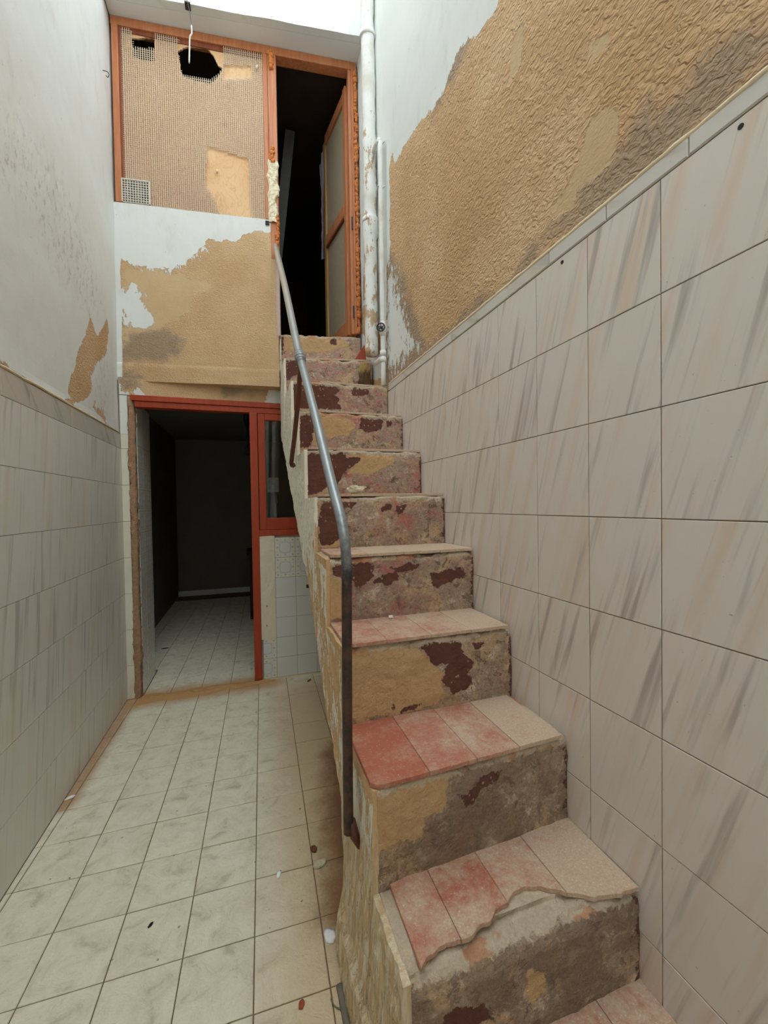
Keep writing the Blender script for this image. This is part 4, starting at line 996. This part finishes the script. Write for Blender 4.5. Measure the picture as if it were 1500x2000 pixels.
# terracotta tread tiles
def rag_front(k, x0, x1, n, yf):
    """front edge of the tread as a list of (x, y)"""
    out = []
    for i in range(n + 1):
        X = x0 + (x1 - x0) * i / n; y = yf(X)
        out.append((X, y))
    return out
def chip2(X):                                                      # broken front of the big lower tread
    P = [(.30, .735), (.325, .752), (.36, .762), (.40, .760), (.43, .757), (.46, .775), (.485, .772), (.51, .790), (.545, .797), (.57, .812), (.60, .818), (.64, .806), (.68, .780), (.74, .742), (.80, .730), (.87, .728)]
    return float(np.interp(X, [p[0] for p in P], [p[1] for p in P])) + .004 * mn.fractal(Vector((X * 60, 2, 0)), .8, 2, 3)
for k in range(1, 11):
    xl, xr_ = xs(YS[k]) + (.012 if k != 2 else .030), xr(YS[k]) - .003
    y1 = YS[k + 1] + .002; W = xr_ - xl; nt = 4 if k != 2 else 4
    if k == 3: xl -= .021
    if k == 4: xl -= .012
    if k == 2: cuts = [xl, .405, .545, .69, xr_]
    else: cuts = [xl + W * i / 4 + (random.uniform(-.015, .015) if 0 < i < 4 else 0) for i in range(5)]
    for i in range(4):
        a, b = cuts[i] + .0006, cuts[i + 1] - .0006
        if k == 2: fr = rag_front(k, a, b, 16, chip2)
        elif k == 5: fr = rag_front(k, a, b, 12, lambda X: YS[5] - .004 + .010 * max(0, .1 + mn.fractal(Vector((X * 30, 5, 0)), .8, 2, 3)) + (.030 * max(0, 1 - (X - xl) / .06)))
        else: fr = rag_front(k, a, b, 10, lambda X: YS[k] + yoff(k, X) + (-.004 if k < 5 else .010) + .003 * mn.fractal(Vector((X * 40, k, 0)), .8, 2, 3) + (.020 * max(0, 1 - (X - xl) / .02) if k in (3, 4) else 0))
        poly = fr + [(b, y1), (a, y1)]
        cx_, cyc = (a + b) / 2, (YS[k] + y1) / 2
        loc = [(p[0] - cx_, p[1] - cyc) for p in poly]
        me = tile_mesh('tread_tile', loc, .0112, .0011, M['tread'])
        nvt = len(me.vertices)
        dst = {2: (.25, .35, .6, .85), 3: (-.3, .05, .35, .95), 4: (.2, .35, .6, 1.), 1: (.3, .3, .5, .5)}.get(k, (.4, .9, 1.2, 1.3))[i]
        set_attr(me, 'dust', np.full(nvt, dst))
        t_ = obj('tread_tile', me, steps[k]); t_.location = (cx_, cyc, ZS[k] + .001 + random.uniform(-.0004, .0004))
        t_.rotation_euler = (random.gauss(0, .0015), random.gauss(0, .0015), 0)
# the open side: plaster skin over step ends and the sloping slab below
LOW = [(.40, 0.), (1.10, .0), (1.17, .05), (1.185, .15), (1.20, .26), (1.293, .378), (1.378, .463), (1.508, .535), (1.608, .647), (1.749, .79), (1.947, .966), (2.158, 1.118), (2.397, 1.28), (2.632, 1.45), (2.915, 1.66), (3.09, 1.79)]
def lowz(Y): return float(np.interp(Y, [p[0] for p in LOW], [p[1] for p in LOW]))
def topz(Y):
    k = max([q for q in YS if YS[q] + yoff(q, xs(YS[q])) <= Y + 1e-6 and q < 12] or [0]); return ZS.get(k, 0.) - .0135
cols = []
Yv = .43
rise = sorted(YS[q] + yoff(q, xs(YS[q])) for q in range(1, 12))
ysamp = sorted(list(np.arange(.47, 3.085, .010)) + [r - .0005 for r in rise[1:]] + [r for r in rise])
NV = 46; v = []; at = []
def xside(Y, z):
    x = xs(Y) - .004
    b = max(0, 1 - z / .42) * max(0, min(1, (1.32 - Y) / .15)); x -= .036 * b
    if z < .13 and Y < 1.22: x -= .014 * min(1, (.13 - z) / .015)
    q = Vector((x, Y, z)); return x - .004 * mn.fractal(q * 14, .8, 2, 4) - .003 * mn.fractal(q * 45, .7, 2, 3) - .003
for Y in ysamp:
    a, b = lowz(Y), topz(Y)
    for i in range(NV):
        z = a + (b - a) * i / (NV - 1); v.append((xside(Y, z), Y, z)); at.append((Y, z, b - z))
nf = len(v); f = []
for j in range(len(ysamp) - 1):
    for i in range(NV - 1):
        f.append((j * NV + i, j * NV + i + 1, (j + 1) * NV + i + 1, (j + 1) * NV + i))
# thickness: soffit strip and top strip
o1 = len(v)
for j, Y in enumerate(ysamp):
    v.append((xs(Y) + .006, Y, at[j * NV][1])); v.append((xs(Y) + .006, Y, at[j * NV + NV - 1][1])); at.append(at[j * NV]); at.append(at[j * NV + NV - 1])
for j in range(len(ysamp) - 1):
    f.append((j * NV, (j + 1) * NV, o1 + 2 * (j + 1), o1 + 2 * j)); f.append((j * NV + NV - 1, o1 + 2 * j + 1, o1 + 2 * (j + 1) + 1, (j + 1) * NV + NV - 1))
f.append(tuple([i for i in range(NV)] + [o1 + 1, o1]))
me = mesh('side_plaster', v, f, M['side']); at = np.array(at)
hgt = at[:, 1]; wat = np.interp(hgt, [0, .35, .6, .8, 1.0, 1.2, 1.35, 1.6, 2.6], [.0, .0, .0, -.015, .0, .03, .10, .13, .13])
wat = wat + np.where(at[:, 2] < .03, -.05, 0)
set_attr(me, 'w', wat); set_attr(me, 'low', np.interp(at[:, 1], [.38, .50], [1., 0.]))
sub(obj('side_plaster', me), stair)
# the sloping slab itself
sl = MB(); pr = []
pts = [(y, lowz(y)) for y in (1.12, 1.2, 1.3, 1.5, 1.75, 2.0, 2.4, 2.9, 3.08)]; tp_ = [(3.08, 2.25), (1.25, .5), (1.12, .38)]
poly = pts + tp_; n = len(poly)
vs = [(xs(y) + .005, y, z + .002) for y, z in poly] + [(xr(y) - .002, y, z + .002) for y, z in poly]
sl.add(vs, [tuple(range(n)), tuple(reversed(range(n, 2 * n)))] + [(i, n + i, n + (i + 1) % n, (i + 1) % n) for i in range(n)])
sub(sl.build('slab', M['back_plain'] if 'back_plain' in M else M['rubble'], None), stair)
# dark cement fillet along the foot of the stair, and its plinth
v = []; Ys2 = np.arange(.3, 1.10, .02)
sk = MB(); path = [(xs(y) - .062 - .012 * (1.1 - y), y, .004) for y in Ys2]
sk.tube(path, [.010 + .002 * mn.noise(Vector((y * 12, 0, 0))) for y in Ys2], 8, jit=.2); sub(sk.build('cement_fillet', M['greystrip'], None, True), stair)
# broken masonry stub where the downpipe went into the tenth step
def stub():
    b = bmesh.new(); bmesh.ops.create_icosphere(b, subdivisions=4, radius=1)
    for q in b.verts:
        d = q.co.copy(); m = max(abs(d.x), abs(d.y), abs(d.z)); d = d / (.45 + .55 * m)
        e = 1 + .28 * mn.fractal(Vector((d.x * 2.2, d.y * 2.2, d.z * 2.2)) + Vector((5, 1, 0)), .7, 2, 5)
        q.co = Vector((.772 + d.x * .040 * e, 2.748 + d.y * .026 * e, 2.172 + d.z * .105 * e))
    me = bpy.data.meshes.new('broken_socket'); b.to_mesh(me); b.free(); return me
t = NT('broken_masonry', .95, .1); P_ = t.pos(); z_ = t.n('ShaderNodeSeparateXYZ', Vector=P_).outputs[2]; n_ = t.noise(t.mapv(P_, (1, 1, .4)), 40, 6, .7)
me = stub(); me.materials.append(t.done(t.mix(t.step(t.math('ADD', z_, t.math('MULTIPLY', n_, .08)), 2.245, 2.29), t.mix(n_, L(58, 44, 36), L(124, 98, 74)), L(176, 150, 96)), t.bump(n_, 1., .012)))
sub(obj('broken_socket', me), stair)
# loose red tile wedge leaning on the wall at the top
tri = tile_mesh('tile_shard', [(-.055, 0), (.045, 0), (.04, .15)], .012, .002, M['terrachip'])
o = obj('tile_shard', tri); frame(o, (.770, 2.835, ZS[10] + .003), (1, 0, 0), (0, .22, 1)); tag(o, 'triangular red tile shard leaning in the corner near the top of the stair', 'tile')

# ------------------------------------------------------------------ handrail
hr = empty('handrail', (.232, 1.03, .44)); tag(hr, 'bent steel pipe handrail with a rusty lower post beside the stair', 'handrail')
path = smooth_path([(.232, 1.055, .44), (.231, 1.042, .75), (.231, 1.025, 1.05), (.231, 1.018, 1.15), (.231, 1.040, 1.225), (.231, 1.095, 1.292), (.230, 1.20, 1.382), (.228, 1.5, 1.660), (.224, 1.842, 1.965)], 8)
n = len(path)
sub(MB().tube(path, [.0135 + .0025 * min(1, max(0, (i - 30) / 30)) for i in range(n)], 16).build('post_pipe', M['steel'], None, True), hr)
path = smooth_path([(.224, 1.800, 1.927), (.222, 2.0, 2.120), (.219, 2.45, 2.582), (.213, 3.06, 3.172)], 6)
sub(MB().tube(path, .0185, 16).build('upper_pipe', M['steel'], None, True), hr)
for a, rr in ((0., .0225), (.022, .0240), (.043, .0225)):
    d = Vector((-.002, .62, .60)).normalized(); p = Vector((.2242, 1.815, 1.941)) + d * a
    sub(MB().tube([p, p + d * .020], rr, 18).build('collar', M['steel'], None, True), hr)
br = smooth_path([(.224, 1.835, 1.93), (.222, 1.93, 1.80), (.218, 2.06, 1.665), (.214, 2.20, 1.555), (.216, 2.235, 1.532), (.232, 2.25, 1.528)], 5)
mb = MB()
mb.tube(br, .013, 4); sub(mb.build('bracket', M['brownpaint'], None), hr)
sub(MB().tube([(.238, 1.055, .47), (.248, 1.052, .43), (.262, 1.05, .40)], [.014, .013, .010], 10).build('foot_bend', M['brownpaint'], None, True), hr)

# ------------------------------------------------------------------ pipes in the corner
dp = empty('downpipe', (.785, 2.60, 2.3)); tag(dp, 'thick flaking white downpipe in the corner beside the upper doorway', 'pipe')
px_, py_ = .792, 2.62
path = [(px_ + .003 * math.sin(z * 2), py_, z) for z in np.arange(2.30, 4.86, .03)]
sub(MB().tube(path, [.043 + .003 * mn.fractal(Vector((z * 5, 1, 0)), .8, 2, 3) + (.008 if 3.05 < z < 3.17 else 0) for z in np.arange(2.30, 4.86, .03)], 22, jit=.10).build('pipe', M['pipe'], None, True), dp)
for z in (3.16, 4.35): sub(MB().tube([(px_, py_, z), (px_, py_, z + .03)], .052, 22, jit=.05).build('socket_ring', M['pipe'], None, True), dp)
# plaster boxed up behind it
rg = []
for z in np.arange(2.36, 4.86, .05): rg.append((.835, 2.70 + .01 * mn.noise(Vector((z * 3, 0, 0))), z))
sub(MB().tube(rg, [.035 + .010 * mn.fractal(Vector((z[2] * 4, 9, 0)), .8, 2, 3) for z in rg], 14, jit=.25).build('plaster_haunch', M['pipe'], None, True), dp)
wp = empty('water_pipe', (.812, 2.44, 2.06)); tag(wp, 'thin pale water pipe with a small wheel valve beside the downpipe', 'pipe')
X2, Y2 = .812, 2.452
sub(MB().tube([(X2, Y2, z) for z in np.arange(2.056, 3.56, .06)], .0155, 14).build('pipe', M['pipe2'], None, True), wp)
sub(MB().tube([(X2, Y2, 3.55), (X2 - .002, Y2 + .01, 3.575), (X2 - .004, Y2 + .06, 3.59), (px_ + .02, py_ - .02, 3.60)], .0155, 12).build('pipe_elbow', M['pipe2'], None, True), wp)
for z in (2.24, 2.20): sub(MB().tube([(X2, Y2, z), (X2, Y2, z + .03)], .020, 14).build('pipe_fitting', M['pipe2'], None, True), wp)
sub(MB().tube([(X2, Y2, 2.235), (X2 - .005, Y2 + .08, 2.235), (X2 - .01, Y2 + .15, 2.24)], .014, 12).build('pipe_tee', M['pipe2'], None, True), wp)
for z in (3.28, 3.55): sub(MB().tube([(X2 - .018, Y2 - .01, z), (X2 - .018, Y2 + .02, z), (X2, Y2 + .022, z), (X2 + .022, Y2 - .02, z - .003)], .005, 8).build('pipe_clip', M['pipe2'], None, True), wp)
vc = Vector((X2 - .022, Y2 - .028, 2.405)); ax = Vector((-.45, -.9, 0)).normalized(); e1 = Vector((0, 0, 1)); e2 = ax.cross(e1)
vb = sub(MB().tube([Vector((X2, Y2, 2.405)), vc + ax * .004], [.011, .006], 10).build('valve_stem', M['darkmetal'], None, True), wp)
wh = MB(); ring = [vc + (e1 * math.cos(a) + e2 * math.sin(a)) * .024 for a in np.linspace(0, 2 * math.pi, 25)]
wh.tube(ring, .0042, 8, caps=False)
for k in range(5): a = 2 * math.pi * k / 5; wh.tube([vc, vc + (e1 * math.cos(a) + e2 * math.sin(a)) * .023], .003, 6)
sub(wh.build('valve_wheel', M['darkmetal'], None, True), wp)
sub(MB().tube([(X2, Y2, 2.36), (X2, Y2, 2.375), (X2, Y2, 2.435), (X2, Y2, 2.45)], [.016, .021, .021, .016], 14).build('valve_body', M['pipe2'], None, True), wp)

# ------------------------------------------------------------------ loose things
def chunk(name, P, r, mat, label, cat, flat=.6, seed=1, sub_=3):
    b = bmesh.new(); bmesh.ops.create_icosphere(b, subdivisions=sub_, radius=1)
    for q in b.verts:
        d = q.co.copy(); s = 1 + .5 * mn.fractal(d * 1.3 + Vector((seed, seed * 2, 0)), .8, 2, 4)
        q.co = Vector((d.x * r[0] * s, d.y * r[1] * s, d.z * r[2] * s))
    zm = min(q.co.z for q in b.verts)
    for q in b.verts: q.co.z = max(q.co.z - zm - .0008, 0)
    me = bpy.data.meshes.new(name); b.to_mesh(me); b.free(); me.materials.append(mat)
    o = obj(name, me); o.location = P; return tag(o, label, cat)
P = on_floor(700, 966, ZS[6]); 
chunk('plaster_chunk', (.445, 1.735, ZS[6] + .001), (.036, .022, .018), M['rubble'], 'pale broken lump of plaster lying on a step behind the handrail', 'rubble', seed=4)
P = on_floor(762, 1206, ZS[4] + .002); chunk('plaster_crumb', (P[0], min(P[1], 1.43), ZS[4] + .0015), (.009, .007, .006), M['white'], 'small white crumb on the step tread just right of the handrail post', 'rubble', seed=6, sub_=2)
# sand heap at the threshold
v = []; nx, ny = 90, 18
for j in range(ny):
    for i in range(nx):
        u_, w_ = i / (nx - 1), j / (ny - 1); X = -.745 + .90 * u_
        cyv = 3.155 + .03 * u_ + .02 * mn.noise(Vector((u_ * 6, 0, 0))); wd = .075 * (1 - .55 * u_) * (.75 + .4 * mn.noise(Vector((u_ * 9, 3, 0))) + .3)
        Y = cyv + (w_ - .5) * 2 * wd
        e = math.sin(math.pi * u_) ** .5 if 0 < u_ < 1 else 0
        z = .0165 * e * max(0, math.cos((w_ - .5) * math.pi)) ** 1.3 * (.75 + .5 * mn.fractal(Vector((X * 14, Y * 14, 0)), .8, 2, 3)) + .0008
        if Y > 3.19 and X > 0: Y = 3.19
        v.append((X, Y, z if 0 < j < ny - 1 else .0004))
f = [(j * nx + i, j * nx + i + 1, (j + 1) * nx + i + 1, (j + 1) * nx + i) for j in range(ny - 1) for i in range(nx - 1)]
o = obj('sand_heap', mesh('sand_heap', v, f, M['sand'], True), kind='stuff'); tag(o, 'low ridge of tan sand spilled across the doorway threshold', 'sand')
def flake(px, py, rx, ry, mat, name, label, cat, rot=0., h=.004, curl=.0):
    P = on_floor(px, py); v = [(0, 0, h)]; n = 14
    for rr, hh in ((.55, h), (1., h * .5 + curl)):
        for k in range(n):
            a = 2 * math.pi * k / n; q = rr * (1 + .35 * mn.noise(Vector((math.cos(a) * 1.7 + px, math.sin(a) * 1.7, py))))
            v.append((rx * q * math.cos(a), ry * q * math.sin(a), hh + (.002 * mn.noise(Vector((a, px, 0))) if curl else 0)))
    for k in range(n):
        a = 2 * math.pi * k / n; v.append((v[1 + n + k][0] * .97, v[1 + n + k][1] * .97, 0))
    f = [(0, 1 + k, 1 + (k + 1) % n) for k in range(n)] + [(1 + k, 1 + n + k, 1 + n + (k + 1) % n, 1 + (k + 1) % n) for k in range(n)] + [(1 + n + k, 1 + 2 * n + k, 1 + 2 * n + (k + 1) % n, 1 + n + (k + 1) % n) for k in range(n)]
    o = obj(name, mesh(name, v, f, mat, True)); o.location = (P[0], P[1], .0006); o.rotation_euler = (0, 0, rot); return tag(o, label, cat)
flake(545, 1709, .007, .018, M['white'], 'paint_flake', 'small bright white oblong flake on the floor tiles near the stair', 'flake', -.3)
flake(137, 1558, .022, .010, M['white'], 'paint_flake', 'white paint flake on the floor against the left tiled wall', 'flake', .5)
flake(645, 1828, .018, .026, M['white'], 'paint_splash', 'white splash of dried paint on the floor beside the stair foot', 'paint', .1, .0015)
flake(625, 1690, .026, .014, M['rubble'], 'plaster_flake', 'curled grey plaster flake on the dusty floor below the handrail', 'flake', .4, .004, .006)
flake(613, 1660, .012, .014, M['brownflake'], 'brown_flake', 'dark brown curled flake on the dusty floor by the stair', 'flake', .2, .004, .004)
flake(589, 1963, .0075, .012, M['terrachip'], 'terracotta_chip', 'small red terracotta chip on the floor tiles near the camera', 'chip', -.4, .005)
flake(322, 1267, .03, .008, M['black'], 'charred_splinter', 'small black splinter on the floor inside the dark room', 'splinter', .1, .006)
flake(604, 1330, .022, .007, M['brownflake'], 'dry_leaf', 'small dry brown leaf on the floor under the tiled window wall', 'leaf', .8, .003, .006)
flake(294, 1807, .005, .010, M['black'], 'dark_crumb', 'tiny dark crumb in the middle of the cream floor tiles', 'crumb', -.6, .003)
# fallen curl of wire by the stair foot
P = on_floor(660, 1965); o = MB().tube(smooth_path([P + np.array(q) for q in ((-.015, .02, .003), (-.008, .0, .003), (.008, -.012, .005), (.022, -.006, .003), (.024, .012, .003))], 5), .0016, 6).build('wire_curl', M['greystrip'], None, True); tag(o, 'thin grey curl of wire on the floor near the stair foot', 'wire')
# cable hanging from the beam
cb = empty('hanging_cable', (0, 2.99, 4.7)); tag(cb, 'thin loose cable hanging from the beam in front of the boarded window', 'cable')
Yc = 2.93
cp = [hit(x, y, (.1442, 1, 0), 2.985 - .1442 * .489) for x, y in ((362, -14), (366, 4), (370, 20), (373, 40), (374, 50))]
cp2 = [hit(x, y, (.1442, 1, 0), 2.985 - .1442 * .489) for x, y in ((374, 50), (374.5, 66), (371, 72), (370, 100), (369.5, 123))]
sub(MB().tube(smooth_path(cp, 5), .0022, 6).build('bare_wire', M['darkmetal'], None, True), cb)
sub(MB().tube(smooth_path(cp2, 5), .0046, 8).build('sheath', M['vent'], None, True), cb)
k0 = cp[1]; sub(MB().box((k0[0] - .018, k0[1] - .002, k0[2] - .004), (k0[0] + .016, k0[1] + .045, k0[2] + .004)).build('cable_clip', M['darkmetal'], None), cb)

# things dimly seen inside the room
cbn = empty('cable_bundle', (-.03, 3.9, 1.9)); tag(cbn, 'dark tangle of cables hanging inside the room beside the red mullion', 'cable')
P = on_back(482, 850, 3.9)
for k, (a, b) in enumerate(((0, 0), (.012, .01), (-.010, .012))):
    sub(MB().tube(smooth_path([(P[0] + a, 3.9 + b, 2.31), (P[0] + a * 2, 3.9 + b, 2.1), (P[0] - a, 3.9, 1.95), (P[0] + .01 + a, 3.9 - b, 1.86), (P[0] + a, 3.9, 1.80)], 5), .009, 6).build('cable', M['black'], None, True), cbn)
sub(MB().box((P[0] - .03, 3.87, 1.78), (P[0] + .03, 3.92, 1.84)).build('plug', M['black'], None, bevel=.006), cbn)
tb = empty('dark_cupboard', (.15, 5.2, 0)); tag(tb, 'dark wooden cupboard standing in the gloom behind the red mullion', 'cupboard')
P = on_back(483, 1075, 5.0)
x0 = float(P[0])
sub(MB().box((x0 + .02, 4.98, 0), (x0 + .5, 5.4, .74)).build('body', M['soot'], None, bevel=.004), tb)
sub(MB().box((x0 - .01, 4.95, .74), (x0 + .53, 5.42, .79)).build('top', M['soot'], None, bevel=.006), tb)
sub(MB().box((x0 + .04, 4.965, .06), (x0 + .25, 4.98, .70)).build('door', M['soot'], None, bevel=.003), tb)
sub(MB().box((x0 + .27, 4.965, .06), (x0 + .48, 4.98, .70)).build('door', M['soot'], None, bevel=.003), tb)
P = on_back(339, 1130, 6.5)
pp = empty('dark_post', (float(P[0]), 6.5, 0)); tag(pp, 'short dark post in the far left corner of the inner room', 'post')
sub(MB().box((P[0] - .03, 6.48, 0), (P[0] + .03, 6.54, .55)).build('shaft', M['black'], None, bevel=.004), pp)
sub(MB().box((P[0] - .036, 6.474, .55), (P[0] + .036, 6.546, .58)).build('cap', M['black'], None, bevel=.004), pp)
P = on_back(533, 948, 4.4)
bx = empty('wall_box', (float(P[0]), 4.4, 1.4)); tag(bx, 'pale box with a small tap seen dimly through the red framed window', 'box')
sub(MB().box((P[0] - .05, 4.38, P[2] - .07), (P[0] + .06, 4.46, P[2] + .08)).build('body', M['vent'], None, bevel=.006), bx)
sub(MB().tube(smooth_path([(P[0] + .02, 4.40, P[2] - .07), (P[0] + .03, 4.38, P[2] - .13), (P[0] + .03, 4.36, P[2] - .17), (P[0] + .03, 4.33, P[2] - .18)], 4), .012, 8).build('tap', M['steel'], None, True), bx)
sub(MB().tube([(P[0] + .02, 4.42, 0.), (P[0] + .02, 4.42, P[2] - .07)], .014, 8).build('pipe', M['pipe2'], None, True), bx)
